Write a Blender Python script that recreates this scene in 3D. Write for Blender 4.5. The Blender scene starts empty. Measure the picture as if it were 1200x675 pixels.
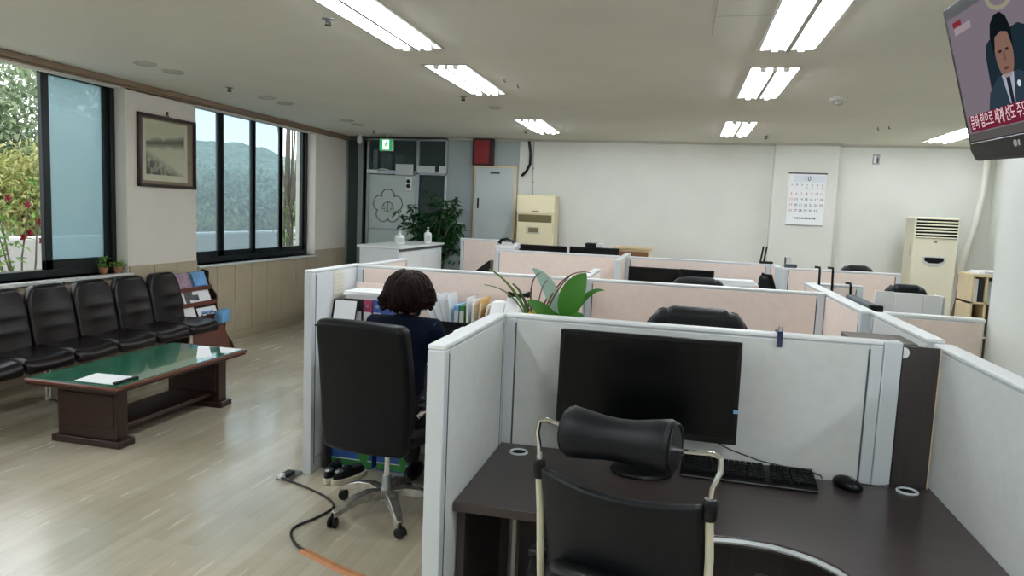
import bpy, bmesh, math, random
from mathutils import Vector, Matrix, Euler, noise
R = math.radians
PI = math.pi
random.seed(7)
scene = bpy.context.scene
COL = scene.collection

# ------------------------------------------------------------------ materials
def lin(h):
    h = h.lstrip('#')
    out = []
    for i in (0, 2, 4):
        c = int(h[i:i + 2], 16) / 255
        out.append(c / 12.92 if c <= 0.04045 else ((c + 0.055) / 1.055) ** 2.4)
    return (*out, 1.0)

def pm(name, col, rough=0.5, metal=0.0, ns=0.0, namt=0.12, bump=0.0, bs=None, spec=0.5, coat=0.0, stretch=None):
    """principled material with optional procedural tone variation and bump"""
    m = bpy.data.materials.new(name)
    m.use_nodes = True
    nt = m.node_tree
    b = nt.nodes['Principled BSDF']
    c = lin(col) if isinstance(col, str) else col
    b.inputs['Base Color'].default_value = c
    b.inputs['Roughness'].default_value = rough
    b.inputs['Metallic'].default_value = metal
    b.inputs['Specular IOR Level'].default_value = spec
    b.inputs['Coat Weight'].default_value = coat
    if ns or bump:
        tc = nt.nodes.new('ShaderNodeTexCoord')
        mp = nt.nodes.new('ShaderNodeMapping')
        nt.links.new(tc.outputs['Object'], mp.inputs['Vector'])
        if stretch:
            mp.inputs['Scale'].default_value = stretch
    if ns:
        n = nt.nodes.new('ShaderNodeTexNoise')
        n.inputs['Scale'].default_value = ns
        n.inputs['Detail'].default_value = 4
        nt.links.new(mp.outputs['Vector'], n.inputs['Vector'])
        r = nt.nodes.new('ShaderNodeValToRGB')
        r.color_ramp.elements[0].position = 0.3
        r.color_ramp.elements[1].position = 0.7
        r.color_ramp.elements[0].color = (*[x * (1 - namt) for x in c[:3]], 1)
        r.color_ramp.elements[1].color = (*[min(1, x * (1 + namt)) for x in c[:3]], 1)
        nt.links.new(n.outputs['Fac'], r.inputs['Fac'])
        nt.links.new(r.outputs['Color'], b.inputs['Base Color'])
    if bump:
        n2 = nt.nodes.new('ShaderNodeTexNoise')
        n2.inputs['Scale'].default_value = bs or 60
        n2.inputs['Detail'].default_value = 3
        nt.links.new(mp.outputs['Vector'], n2.inputs['Vector'])
        bp = nt.nodes.new('ShaderNodeBump')
        bp.inputs['Strength'].default_value = bump
        bp.inputs['Distance'].default_value = 0.01
        nt.links.new(n2.outputs['Fac'], bp.inputs['Height'])
        nt.links.new(bp.outputs['Normal'], b.inputs['Normal'])
    return m

def emis(name, col, s):
    m = bpy.data.materials.new(name)
    m.use_nodes = True
    nt = m.node_tree
    nt.nodes.clear()
    o = nt.nodes.new('ShaderNodeOutputMaterial')
    e = nt.nodes.new('ShaderNodeEmission')
    e.inputs['Color'].default_value = lin(col) if isinstance(col, str) else col
    e.inputs['Strength'].default_value = s
    nt.links.new(e.outputs[0], o.inputs['Surface'])
    return m

def glassy(name, tint, haze_col=None, haze=0.0, rough=0.02, gloss=0.08, hz='ShaderNodeBsdfTranslucent'):
    """thin window glass: tinted transparency, a little reflection, optional film or painted-in haze"""
    m = bpy.data.materials.new(name)
    m.use_nodes = True
    nt = m.node_tree
    nt.nodes.clear()
    o = nt.nodes.new('ShaderNodeOutputMaterial')
    t = nt.nodes.new('ShaderNodeBsdfTransparent')
    t.inputs['Color'].default_value = lin(tint)
    g = nt.nodes.new('ShaderNodeBsdfGlossy')
    g.inputs['Roughness'].default_value = rough
    last = t.outputs[0]
    if haze:
        h = nt.nodes.new(hz)
        h.inputs['Color'].default_value = lin(haze_col)
        mx = nt.nodes.new('ShaderNodeMixShader')
        mx.inputs['Fac'].default_value = haze
        nt.links.new(last, mx.inputs[1])
        nt.links.new(h.outputs[0], mx.inputs[2])
        last = mx.outputs[0]
    mx2 = nt.nodes.new('ShaderNodeMixShader')
    mx2.inputs['Fac'].default_value = gloss
    nt.links.new(last, mx2.inputs[1])
    nt.links.new(g.outputs[0], mx2.inputs[2])
    nt.links.new(mx2.outputs[0], o.inputs['Surface'])
    return m

def leafmat(name, c1, c2, rough=0.5, trans=0.25):
    m = bpy.data.materials.new(name)
    m.use_nodes = True
    nt = m.node_tree
    b = nt.nodes['Principled BSDF']
    b.inputs['Roughness'].default_value = rough
    geo = nt.nodes.new('ShaderNodeNewGeometry')
    r = nt.nodes.new('ShaderNodeValToRGB')
    r.color_ramp.elements[0].color = lin(c1)
    r.color_ramp.elements[1].color = lin(c2)
    nt.links.new(geo.outputs['Random Per Island'], r.inputs['Fac'])
    nt.links.new(r.outputs['Color'], b.inputs['Base Color'])
    tr = nt.nodes.new('ShaderNodeBsdfTranslucent')
    nt.links.new(r.outputs['Color'], tr.inputs['Color'])
    mx = nt.nodes.new('ShaderNodeMixShader')
    mx.inputs['Fac'].default_value = trans
    o = nt.nodes['Material Output']
    nt.links.new(b.outputs[0], mx.inputs[1])
    nt.links.new(tr.outputs[0], mx.inputs[2])
    nt.links.new(mx.outputs[0], o.inputs['Surface'])
    return m

M = {}
M['ceil'] = pm('ceiling paint', '#dcdad0', 0.85, ns=1.3, namt=0.035)
M['wall'] = pm('wallpaper white', '#dcddd6', 0.8, ns=2.0, namt=0.03, bump=0.08, bs=45)
M['wallL'] = pm('wallpaper grey white', '#d6d0c6', 0.8, ns=2.0, namt=0.03, bump=0.08, bs=45)
M['greypaint'] = pm('grey blue paint', '#9aa4a4', 0.6, ns=3, namt=0.04)
M['wains'] = pm('beige panelling', '#ab9e87', 0.55, ns=6, namt=0.05)
M['wainsB'] = pm('brown panelling', '#8f7c68', 0.55, ns=6, namt=0.05)
M['basebd'] = pm('beige baseboard', '#a2957d', 0.5)
M['brownstrip'] = pm('brown moulding', '#84705c', 0.5)
M['blackframe'] = pm('dark window aluminium', '#181f21', 0.35, 0.3)
M['sillst'] = pm('sill stone', '#c9cbc8', 0.25, ns=20, namt=0.05)
M['alu'] = pm('divider aluminium', '#cbd1d5', 0.4, 0.1)
M['cap'] = pm('divider cap', '#e4e7e8', 0.4, 0.0)
M['groove'] = pm('dark groove', '#4a5055', 0.5)
M['grayfab'] = pm('grey divider fabric', '#cfd2d0', 0.9, ns=25, namt=0.03, bump=0.15, bs=500)
M['pinkfab'] = pm('pink divider fabric', '#ebdad0', 0.9, ns=25, namt=0.03, bump=0.15, bs=500)
M['whitefab'] = pm('pale divider board', '#dadde0', 0.7, ns=25, namt=0.02)
M['walnut'] = pm('dark walnut laminate', '#3b3332', 0.28, ns=14, namt=0.18, stretch=(0.35, 5, 5))
M['walnutv'] = pm('dark walnut upright', '#352e2e', 0.4, ns=14, namt=0.18, stretch=(5, 5, 0.35))
M['blackpl'] = pm('black plastic', '#060708', 0.35, spec=0.28)
M['blackmat'] = pm('black matt plastic', '#090a0b', 0.6, spec=0.2)
M['screen'] = pm('dark screen', '#030405', 0.2, spec=0.2)
M['leather'] = pm('black leather', '#080b0d', 0.45, ns=30, namt=0.1, bump=0.12, bs=180, spec=0.2)
M['leathern'] = pm('black leather smooth', '#0a0e12', 0.45, bump=0.08, bs=180, spec=0.25)
M['brownleather'] = pm('dark brown leather', '#120a0c', 0.27, spec=0.3, bump=0.12, bs=120, ns=9, namt=0.15)
M['chrome'] = pm('chrome', '#d5d6d6', 0.15, 1.0)
M['dullmetal'] = pm('dull metal', '#8d8f90', 0.35, 0.9)
M['cream'] = pm('cream plastic', '#c9c5ae', 0.45)
M['clearwrap'] = pm('film wrapped chair leg', '#a9a69f', 0.2, 0.75, ns=25, namt=0.3)
M['white'] = pm('white plastic', '#e6e8e8', 0.4)
M['paper'] = pm('white paper', '#eef0f2', 0.75)
M['tablewood'] = pm('dark red brown wood', '#26110c', 0.34, ns=10, namt=0.25, stretch=(6, 0.6, 6))
M['tablewoodl'] = pm('red brown moulding wood', '#5d2f20', 0.28, ns=10, namt=0.2, stretch=(6, 0.6, 6))
M['greenfelt'] = pm('green felt under glass', '#1d6b4e', 0.12, coat=1.0)
M['navy'] = pm('navy wool', '#0a1122', 0.9, bump=0.2, bs=90, spec=0.1)
M['skin'] = pm('skin', '#c89a80', 0.5)
M['hair'] = pm('dark brown hair', '#1c0d0a', 0.6, ns=20, namt=0.5, spec=0.12)
M['trouser'] = pm('black trousers', '#0c0d10', 0.9)
M['acbeige'] = pm('aged beige plastic', '#e3d8b4', 0.45, ns=3, namt=0.03)
M['acwhite'] = pm('cream plastic casing', '#e2dcc6', 0.45, ns=3, namt=0.03)
M['acbrown'] = pm('olive brown grille', '#6d6140', 0.6)
M['cabblue'] = pm('pale grey blue steel', '#b7c1c2', 0.45, ns=3, namt=0.02)
M['red'] = pm('dark red panel', '#7e0f16', 0.4)
M['darkred'] = pm('maroon box sides', '#2b0a0c', 0.5)
M['lightwood'] = pm('light wood', '#d8c6a0', 0.5, ns=12, namt=0.12, stretch=(5, 5, 0.5))
M['soil'] = pm('soil', '#33261c', 0.9, ns=40, namt=0.4)
M['potw'] = pm('white ceramic pot', '#dcdad2', 0.3)
M['potb'] = pm('terracotta pot', '#9a6a4c', 0.6)
M['bark'] = pm('bark', '#6b6257', 0.9, ns=18, namt=0.3, bump=0.5, bs=40)
M['ficus'] = leafmat('ficus leaves', '#0c2a16', '#2f6a34', 0.35)
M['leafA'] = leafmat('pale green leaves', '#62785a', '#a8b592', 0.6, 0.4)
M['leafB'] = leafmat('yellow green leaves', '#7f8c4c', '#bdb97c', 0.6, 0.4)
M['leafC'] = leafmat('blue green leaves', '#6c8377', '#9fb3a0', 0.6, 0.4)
M['leafD'] = leafmat('fresh green leaves', '#3f7430', '#9dbb62', 0.5, 0.35)
M['grassy'] = pm('hill woods', '#74887c', 0.9, ns=1.2, namt=0.4, bump=1.0, bs=2)
M['petal'] = pm('pink petals', '#b8435c', 0.6)
M['petald'] = pm('deep red petals', '#8f1f22', 0.6)
M['concrete'] = pm('pale concrete', '#c6c6c3', 0.85, ns=3, namt=0.06)
M['rail'] = pm('white rail', '#eceeee', 0.5)
M['ground'] = pm('terrace paving', '#a5a39c', 0.85, ns=4, namt=0.1)
M['spear'] = leafmat('strap leaves', '#33502a', '#5f7a3c', 0.45)
M['broad'] = leafmat('broad leaves', '#2a5f1c', '#3f7d28', 0.35, 0.25)
M['variegate'] = leafmat('silver green leaves', '#7f9f93', '#a9c2b6', 0.4, 0.25)
M['rust'] = pm('reddish brown leaf', '#5a3a2c', 0.6)
M['tube'] = emis('fluorescent tube', (0.92, 0.985, 1.06, 1), 48.0)
M['tray'] = pm('white enamel reflector', '#f2f3f0', 0.35)
M['rim'] = pm('fixture rim', '#b9b7ae', 0.5)
M['exitg'] = emis('exit sign green', '#1f9a55', 0.9)
M['exitw'] = emis('exit sign white', '#e9fff2', 1.6)
M['frost'] = pm('frosted film', '#c0ccc9', 0.5)
M['gold'] = pm('tan emblem print', '#7e7a66', 0.6)
M['silverprint'] = pm('pale emblem print', '#b8bdb4', 0.6)
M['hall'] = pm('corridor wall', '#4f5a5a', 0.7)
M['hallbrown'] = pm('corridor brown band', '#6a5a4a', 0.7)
M['steel'] = pm('brushed steel', '#9aa0a2', 0.3, 0.8)
M['signgrey'] = pm('sign grey', '#c7cbc9', 0.6)
M['cable'] = pm('black rubber', '#17150f', 0.5)
M['orange'] = pm('orange brown duct', '#b98055', 0.6, ns=20, namt=0.12)
M['blue'] = pm('blue card', '#2a55a0', 0.5, ns=8, namt=0.15)
M['skyblue'] = pm('light blue card', '#6fa6d6', 0.5, ns=10, namt=0.2)
M['green'] = pm('green card', '#2f7a3a', 0.5, ns=8, namt=0.2)
M['magenta'] = pm('magenta card', '#a93f66', 0.5)
M['mauve'] = pm('mauve print', '#9c8594', 0.5, ns=24, namt=0.35)
M['manila'] = pm('manila card', '#c9a565', 0.6)
M['grayprint'] = pm('grey print', '#55585c', 0.6, ns=30, namt=0.4)
M['pinkprint'] = pm('pink print', '#cf6f7a', 0.6)
M['ink'] = pm('ink', '#26282c', 0.6)
M['brownbox'] = pm('brown card', '#7a5236', 0.7)
M['tanbox'] = pm('beige cabinet', '#d9c19a', 0.5)
M['mat_paper'] = pm('aged paper mount', '#e0d9c4', 0.7, ns=6, namt=0.05)
M['framewood'] = pm('dark picture frame', '#2a1512', 0.35)
M['frameinner'] = pm('tan picture mount', '#8f7864', 0.5)
M['inkwash'] = pm('ink wash', '#6a675c', 0.8, ns=18, namt=0.5)
M['inkpale'] = pm('pale ink wash', '#a39d8a', 0.8, ns=18, namt=0.3)
M['yellow'] = pm('yellow card', '#c7b23a', 0.6)
M['clipblue'] = pm('navy clip', '#1d2a4a', 0.3)
M['beigeduct'] = pm('ivory hose', '#dedcd2', 0.5)
M['socket'] = pm('grey socket', '#9ea3a0', 0.4)

def floor_material():
    m = bpy.data.materials.new('vinyl plank floor')
    m.use_nodes = True
    nt = m.node_tree
    L = nt.links.new
    b = nt.nodes['Principled BSDF']
    tc = nt.nodes.new('ShaderNodeTexCoord')
    mp = nt.nodes.new('ShaderNodeMapping')
    mp.inputs['Rotation'].default_value = (0, 0, R(90))
    L(tc.outputs['Object'], mp.inputs['Vector'])
    br = nt.nodes.new('ShaderNodeTexBrick')
    br.offset = 0.37
    br.inputs['Color1'].default_value = lin('#c3baa6')
    br.inputs['Color2'].default_value = lin('#b6ad98')
    br.inputs['Mortar'].default_value = lin('#a39b8c')
    br.inputs['Scale'].default_value = 1.0
    br.inputs['Mortar Size'].default_value = 0.0012
    br.inputs['Mortar Smooth'].default_value = 0.3
    br.inputs['Brick Width'].default_value = 0.92
    br.inputs['Row Height'].default_value = 0.095
    L(mp.outputs['Vector'], br.inputs['Vector'])
    mp2 = nt.nodes.new('ShaderNodeMapping')
    mp2.inputs['Scale'].default_value = (14, 1.1, 1)
    L(tc.outputs['Object'], mp2.inputs['Vector'])
    n = nt.nodes.new('ShaderNodeTexNoise')
    n.inputs['Scale'].default_value = 1.6
    n.inputs['Detail'].default_value = 6
    L(mp2.outputs['Vector'], n.inputs['Vector'])
    rp = nt.nodes.new('ShaderNodeValToRGB')
    rp.color_ramp.elements[0].color = (0.92, 0.92, 0.92, 1)
    rp.color_ramp.elements[1].color = (1.05, 1.05, 1.05, 1)
    rp.color_ramp.elements[0].position = 0.32
    rp.color_ramp.elements[1].position = 0.68
    L(n.outputs['Fac'], rp.inputs['Fac'])
    mx = nt.nodes.new('ShaderNodeMixRGB')
    mx.blend_type = 'MULTIPLY'
    mx.inputs['Fac'].default_value = 0.8
    L(br.outputs['Color'], mx.inputs['Color1'])
    L(rp.outputs['Color'], mx.inputs['Color2'])
    # worn scuffs
    n3 = nt.nodes.new('ShaderNodeTexNoise')
    n3.inputs['Scale'].default_value = 1.4
    n3.inputs['Detail'].default_value = 5
    L(tc.outputs['Object'], n3.inputs['Vector'])
    rp3 = nt.nodes.new('ShaderNodeValToRGB')
    rp3.color_ramp.elements[0].color = (0.88, 0.88, 0.86, 1)
    rp3.color_ramp.elements[1].color = (1.05, 1.05, 1.04, 1)
    rp3.color_ramp.elements[0].position = 0.35
    rp3.color_ramp.elements[1].position = 0.6
    L(n3.outputs['Fac'], rp3.inputs['Fac'])
    mx3 = nt.nodes.new('ShaderNodeMixRGB')
    mx3.blend_type = 'MULTIPLY'
    mx3.inputs['Fac'].default_value = 1.0
    L(mx.outputs['Color'], mx3.inputs['Color1'])
    L(rp3.outputs['Color'], mx3.inputs['Color2'])
    L(mx3.outputs['Color'], b.inputs['Base Color'])
    rr = nt.nodes.new('ShaderNodeMapRange')
    rr.inputs['To Min'].default_value = 0.22
    rr.inputs['To Max'].default_value = 0.30
    L(n.outputs['Fac'], rr.inputs['Value'])
    L(rr.outputs['Result'], b.inputs['Roughness'])
    mp4 = nt.nodes.new('ShaderNodeMapping')
    mp4.inputs['Scale'].default_value = (22, 1.6, 1)
    L(tc.outputs['Object'], mp4.inputs['Vector'])
    n4 = nt.nodes.new('ShaderNodeTexNoise')
    n4.inputs['Scale'].default_value = 1.0
    n4.inputs['Detail'].default_value = 3
    L(mp4.outputs['Vector'], n4.inputs['Vector'])
    bp = nt.nodes.new('ShaderNodeBump')
    bp.inputs['Strength'].default_value = 0.08
    bp.inputs['Distance'].default_value = 0.003
    L(n4.outputs['Fac'], bp.inputs['Height'])
    L(bp.outputs['Normal'], b.inputs['Normal'])
    b.inputs['Specular IOR Level'].default_value = 0.8
    b.inputs['Coat Weight'].default_value = 0.5
    b.inputs['Coat Roughness'].default_value = 0.16
    return m
M['floor'] = floor_material()

# ------------------------------------------------------------------ mesh builder
class MB:
    def __init__(s):
        s.v, s.f, s.mi, s.cur = [], [], [], 0
    def add(s, vs, fs):
        o = len(s.v)
        s.v += [tuple(p) for p in vs]
        s.f += [tuple(i + o for i in f) for f in fs]
        s.mi += [s.cur] * len(fs)
        return s
    def box(s, x0, y0, z0, x1, y1, z1, rot=None, piv=None):
        vs = [Vector((x, y, z)) for z in (z0, z1) for y in (y0, y1) for x in (x0, x1)]
        if rot is not None:
            pv = Vector(piv) if piv is not None else Vector(((x0 + x1) / 2, (y0 + y1) / 2, (z0 + z1) / 2))
            vs = [rot @ (v - pv) + pv for v in vs]
        return s.add(vs, [(0, 2, 3, 1), (4, 5, 7, 6), (0, 1, 5, 4), (2, 6, 7, 3), (0, 4, 6, 2), (1, 3, 7, 5)])
    def cbox(s, c, d, rot=None):
        return s.box(c[0] - d[0] / 2, c[1] - d[1] / 2, c[2] - d[2] / 2, c[0] + d[0] / 2, c[1] + d[1] / 2, c[2] + d[2] / 2, rot)
    def tube(s, pts, r, n=8, closed=False):
        pts = [Vector(p) for p in pts]
        k = len(pts)
        rs = r if isinstance(r, (list, tuple)) else [r] * k
        vs, fs = [], []
        up = None
        for i, p in enumerate(pts):
            if closed:
                t = pts[(i + 1) % k] - pts[i - 1]
            else:
                t = pts[min(i + 1, k - 1)] - pts[max(i - 1, 0)]
            t.normalize()
            if up is None:
                up = Vector((0, 0, 1)) if abs(t.z) < 0.9 else Vector((1, 0, 0))
            a = t.cross(up)
            if a.length < 1e-5:
                a = t.cross(Vector((0, 1, 0)))
            a.normalize()
            b = a.cross(t).normalized()
            up = b
            for j in range(n):
                q = 2 * PI * j / n
                vs.append(p + (a * math.cos(q) + b * math.sin(q)) * rs[i])
        for i in range(k if closed else k - 1):
            i2 = (i + 1) % k
            for j in range(n):
                j2 = (j + 1) % n
                fs.append((i * n + j, i * n + j2, i2 * n + j2, i2 * n + j))
        if not closed:
            fs.append(tuple(range(n - 1, -1, -1)))
            fs.append(tuple((k - 1) * n + j for j in range(n)))
        return s.add(vs, fs)
    def lathe(s, prof, n=20, c=(0, 0, 0), rot=None):
        vs, fs = [], []
        c = Vector(c)
        for (r, z) in prof:
            for j in range(n):
                q = 2 * PI * j / n
                v = Vector((max(r, 1e-4) * math.cos(q), max(r, 1e-4) * math.sin(q), z))
                vs.append((rot @ v if rot is not None else v) + c)
        k = len(prof)
        for i in range(k - 1):
            for j in range(n):
                j2 = (j + 1) % n
                fs.append((i * n + j, i * n + j2, (i + 1) * n + j2, (i + 1) * n + j))
        fs.append(tuple(range(n - 1, -1, -1)))
        fs.append(tuple((k - 1) * n + j for j in range(n)))
        return s.add(vs, fs)
    def prism(s, poly, h0, h1, axis='z'):
        n = len(poly)
        def P(a, b, h):
            return {'z': (a, b, h), 'y': (a, h, b), 'x': (h, a, b)}[axis]
        vs = [P(a, b, h0) for a, b in poly] + [P(a, b, h1) for a, b in poly]
        fs = [tuple(range(n - 1, -1, -1)), tuple(range(n, 2 * n))]
        for i in range(n):
            j = (i + 1) % n
            fs.append((i, j, n + j, n + i))
        return s.add(vs, fs)
    def ell(s, c, r, nu=16, nv=10, fn=None):
        vs, fs = [], []
        for i in range(nv + 1):
            th = PI * i / nv
            for j in range(nu):
                ph = 2 * PI * j / nu
                d = Vector((math.sin(th) * math.cos(ph), math.sin(th) * math.sin(ph), math.cos(th)))
                k = fn(d) if fn else 1.0
                vs.append((c[0] + d.x * r[0] * k, c[1] + d.y * r[1] * k, c[2] + d.z * r[2] * k))
        for i in range(nv):
            for j in range(nu):
                j2 = (j + 1) % nu
                fs.append((i * nu + j, (i + 1) * nu + j, (i + 1) * nu + j2, i * nu + j2))
        return s.add(vs, fs)
    def pad(s, sx, sy, sz, r, n=10, fn=None):
        """rounded box with a fine grid, centred at the origin, then bent by fn"""
        h = Vector((sx / 2, sy / 2, sz / 2))
        inn = Vector([max(1e-4, h[i] - r) for i in range(3)])
        idx, vs, fs = {}, [], []
        def vert(q):
            key = tuple(round(c, 5) for c in q)
            if key in idx:
                return idx[key]
            cl = Vector([max(-inn[i], min(inn[i], q[i])) for i in range(3)])
            d = q - cl
            p = cl + d.normalized() * r if d.length > 1e-9 else q
            p = Vector(fn(p)) if fn else p
            idx[key] = len(vs)
            vs.append(p)
            return idx[key]
        def ticks(hh):
            base = [-1 + 2 * i / n for i in range(n + 1)]
            t = set(round(b * hh, 6) for b in base)
            e = hh - r
            for k in (0, 0.35, 0.7):
                t.add(round(e + r * k, 6)); t.add(round(-e - r * k, 6))
            return sorted(t)
        T = [ticks(h[i]) for i in range(3)]
        for ax in range(3):
            a, b = (ax + 1) % 3, (ax + 2) % 3
            for sg in (-1, 1):
                for i in range(len(T[a]) - 1):
                    for j in range(len(T[b]) - 1):
                        cs = []
                        for (u, w) in ((i, j), (i + 1, j), (i + 1, j + 1), (i, j + 1)):
                            q = Vector((0, 0, 0))
                            q[ax] = sg * h[ax]; q[a] = T[a][u]; q[b] = T[b][w]
                            cs.append(vert(q))
                        if len(set(cs)) < 3:
                            continue
                        fs.append(tuple(cs if sg > 0 else cs[::-1]))
        return s.add(vs, fs)
    def xf(s, mat, start=0):
        for i in range(start, len(s.v)):
            s.v[i] = tuple(mat @ Vector(s.v[i]))
        return s

def T(x, y, z):
    return Matrix.Translation((x, y, z))

def RZ(a):
    return Matrix.Rotation(a, 4, 'Z')

def obj(name, mb, mat, parent=None, bevel=0.0, smooth=35, seg=2, recalc=True):
    me = bpy.data.meshes.new(name)
    me.from_pydata(mb.v, [], mb.f)
    mats = mat if isinstance(mat, (list, tuple)) else [mat]
    for m in mats:
        me.materials.append(m)
    if len(mats) > 1:
        for p, i in zip(me.polygons, mb.mi):
            p.material_index = i
    if recalc:
        bm = bmesh.new()
        bm.from_mesh(me)
        bmesh.ops.recalc_face_normals(bm, faces=bm.faces)
        bm.to_mesh(me)
        bm.free()
    o = bpy.data.objects.new(name, me)
    COL.objects.link(o)
    if parent is not None:
        o.parent = parent
    if smooth:
        me.shade_smooth()
        me.set_sharp_from_angle(angle=R(smooth))
    if bevel:
        md = o.modifiers.new('bevel', 'BEVEL')
        md.width = bevel
        md.segments = seg
        md.limit_method = 'ANGLE'
        md.angle_limit = R(40)
    return o

def tag(o, label, cat, group=None, kind=None):
    o['label'] = label
    o['category'] = cat
    if group:
        o['group'] = group
    if kind:
        o['kind'] = kind
    return o

def thing(name, label, cat, loc=(0, 0, 0), rz=0.0, group=None):
    o = bpy.data.objects.new(name, None)
    o.empty_display_size = 0.1
    COL.objects.link(o)
    o.location = loc
    o.rotation_euler = (0, 0, rz)
    return tag(o, label, cat, group)

def struct(name, mb, mat, bevel=0.0, label=None, cat=None):
    o = obj(name, mb, mat, bevel=bevel)
    o['kind'] = 'structure'
    if label:
        o['label'] = label
    return o

def dup(root, loc, rz=0.0, label=None, group=None):
    r = root.copy()
    COL.objects.link(r)
    r.location = loc
    r.rotation_euler = (0, 0, rz)
    if label:
        r['label'] = label
    if group:
        r['group'] = group
    for ch in list(root.children):
        c = ch.copy()
        COL.objects.link(c)
        c.parent = r
        for g in list(ch.children):
            d = g.copy()
            COL.objects.link(d)
            d.parent = c
    return r

def text_mb(txt, size, extrude=0.0008, align='CENTER'):
    """lettering as mesh data in the XY plane, facing +Z"""
    cu = bpy.data.curves.new('lettering', 'FONT')
    cu.body = txt
    cu.size = size
    cu.extrude = extrude
    cu.align_x = align
    cu.align_y = 'CENTER'
    cu.resolution_u = 2
    o = bpy.data.objects.new('lettering', cu)
    COL.objects.link(o)
    dg = bpy.context.evaluated_depsgraph_get()
    me = bpy.data.meshes.new_from_object(o.evaluated_get(dg))
    mb = MB()
    mb.add([v.co.copy() for v in me.vertices], [tuple(p.vertices) for p in me.polygons])
    bpy.data.objects.remove(o)
    bpy.data.curves.remove(cu)
    bpy.data.meshes.remove(me)
    return mb

FACE_NY = Matrix.Rotation(R(90), 4, 'X')                 # lettering reads from -Y
FACE_PX = Matrix.Rotation(R(90), 4, 'Z') @ Matrix.Rotation(R(90), 4, 'X')   # lettering reads from +X

# ------------------------------------------------------------------ camera
cd = bpy.data.cameras.new('camera')
cam = bpy.data.objects.new('camera', cd)
COL.objects.link(cam)
yaw, pit, rol = -0.227742, 0.105090, -0.041451
F = Vector((math.sin(yaw) * math.cos(pit), math.cos(yaw) * math.cos(pit), -math.sin(pit)))
rr_ = Vector((math.cos(yaw), -math.sin(yaw), 0))
dd_ = F.cross(rr_)
rt = rr_ * math.cos(rol) + dd_ * math.sin(rol)
dn = -rr_ * math.sin(rol) + dd_ * math.cos(rol)
mat = Matrix(((rt.x, -dn.x, -F.x, 0), (rt.y, -dn.y, -F.y, 0), (rt.z, -dn.z, -F.z, 1.6), (0, 0, 0, 1)))
cam.matrix_world = mat
cd.sensor_width = 36
cd.lens = 835.27 / 1200 * 36
cd.clip_start = 0.05
scene.camera = cam

# ------------------------------------------------------------------ room shell
CE = 2.65
YB = 10.1
b = MB(); b.box(-5.3, -3.2, -0.1, 3.95, 12.8, 0)
struct('floor', b, M['floor'])

# light fixtures: x centre, y0, y1
FIX = [(-1.745, 3.32, 4.55), (-1.745, 5.06, 6.29), (-1.745, 7.98, 9.25),
       (0.555, 3.46, 4.69), (0.555, 5.21, 6.45), (0.555, 7.97, 9.26),
       (2.90, 8.26, 9.55), (2.90, 5.25, 6.5),  # the nearer of these two is unseen, added for extra lighting
       (-1.745, 0.2, 1.45), (0.555, 0.2, 1.45), (-1.745, -2.3, -1.05), (2.6, 0.6, 1.85),  # unseen fixtures added around the camera to light the room
       (0.555, -2.3, -1.05), (-3.6, -1.4, -0.15), (2.6, -1.9, -0.65)]  # more unseen fixtures, added to brighten faces turned toward the camera
FW = 0.155
def ceiling():
    xs = sorted(set([-5.3, 3.95] + [c + s * FW for c, _, _ in FIX for s in (-1, 1)]))
    ys = sorted(set([-3.2, 12.8] + [y for f in FIX for y in f[1:]]))
    m = MB()
    for i in range(len(xs) - 1):
        for j in range(len(ys) - 1):
            cx, cy = (xs[i] + xs[i + 1]) / 2, (ys[j] + ys[j + 1]) / 2
            if any(abs(cx - c) < FW and y0 < cy < y1 for c, y0, y1 in FIX):
                continue
            m.add([(xs[i], ys[j], CE), (xs[i + 1], ys[j], CE), (xs[i + 1], ys[j + 1], CE), (xs[i], ys[j + 1], CE)], [(0, 3, 2, 1)])
    m.box(-5.3, -3.2, CE + 0.14, 3.95, 12.8, CE + 0.24)
    o = struct('ceiling', m, M['ceil'])
    # weld the tiles
    bm = bmesh.new(); bm.from_mesh(o.data)
    bmesh.ops.remove_doubles(bm, verts=bm.verts, dist=1e-4)
    bmesh.ops.recalc_face_normals(bm, faces=bm.faces)
    for f_ in bm.faces: f_.smooth = False
    bm.to_mesh(o.data); bm.free()
ceiling()
# faint board joints on the ceiling
b = MB()
b.box(0.10, 3.2, CE - 0.0012, 0.106, 4.3, CE)
b.box(0.106, 3.93, CE - 0.0012, 0.40, 3.936, CE)
struct('trim_9', b, M['rim'])

b = MB()
b.box(-5.3, -3.2, 0, -5.0, YB, 0.9)
b.box(-5.3, 5.65, 0.9, -5.0, 6.62, CE)
b.box(-5.3, 9.15, 0.9, -5.0, YB, CE)
b.box(-5.3, -3.2, 0.9, -5.0, -2.4, CE)
b.box(-5.10, -2.4, 2.575, -5.0, 9.15, CE)
struct('wall_left', b, M['wallL'])
# panelling below the windows, in boards
b = MB()
def boards(b, y0, y1, z1, step=0.33):
    y = y0
    while y < y1 - 0.01:
        e = min(y + step, y1)
        b.box(-5.0, y + 0.004, 0.09, -4.985, e - 0.004, z1)
        y += step
boards(b, -3.0, 5.65, 0.87)
boards(b, 5.65, 6.62, 0.955)
boards(b, 6.62, 9.15, 0.87)
boards(b, 9.15, YB, 0.965)
struct('trim_1', b, M['wains'], bevel=0.004, label='beige boarded panelling along the window wall')
b = MB()
b.box(-5.0, -3.0, 0, -4.975, YB, 0.09)
struct('baseboard_left', b, M['basebd'], bevel=0.004)
b = MB()
b.box(-5.0, -3.0, 2.60, -4.95, YB, CE)
b.box(-5.0, -3.0, 2.585, -4.975, YB, 2.60)
struct('trim_2', b, M['brownstrip'], bevel=0.006, label='brown moulding between the window wall and the ceiling')
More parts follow.
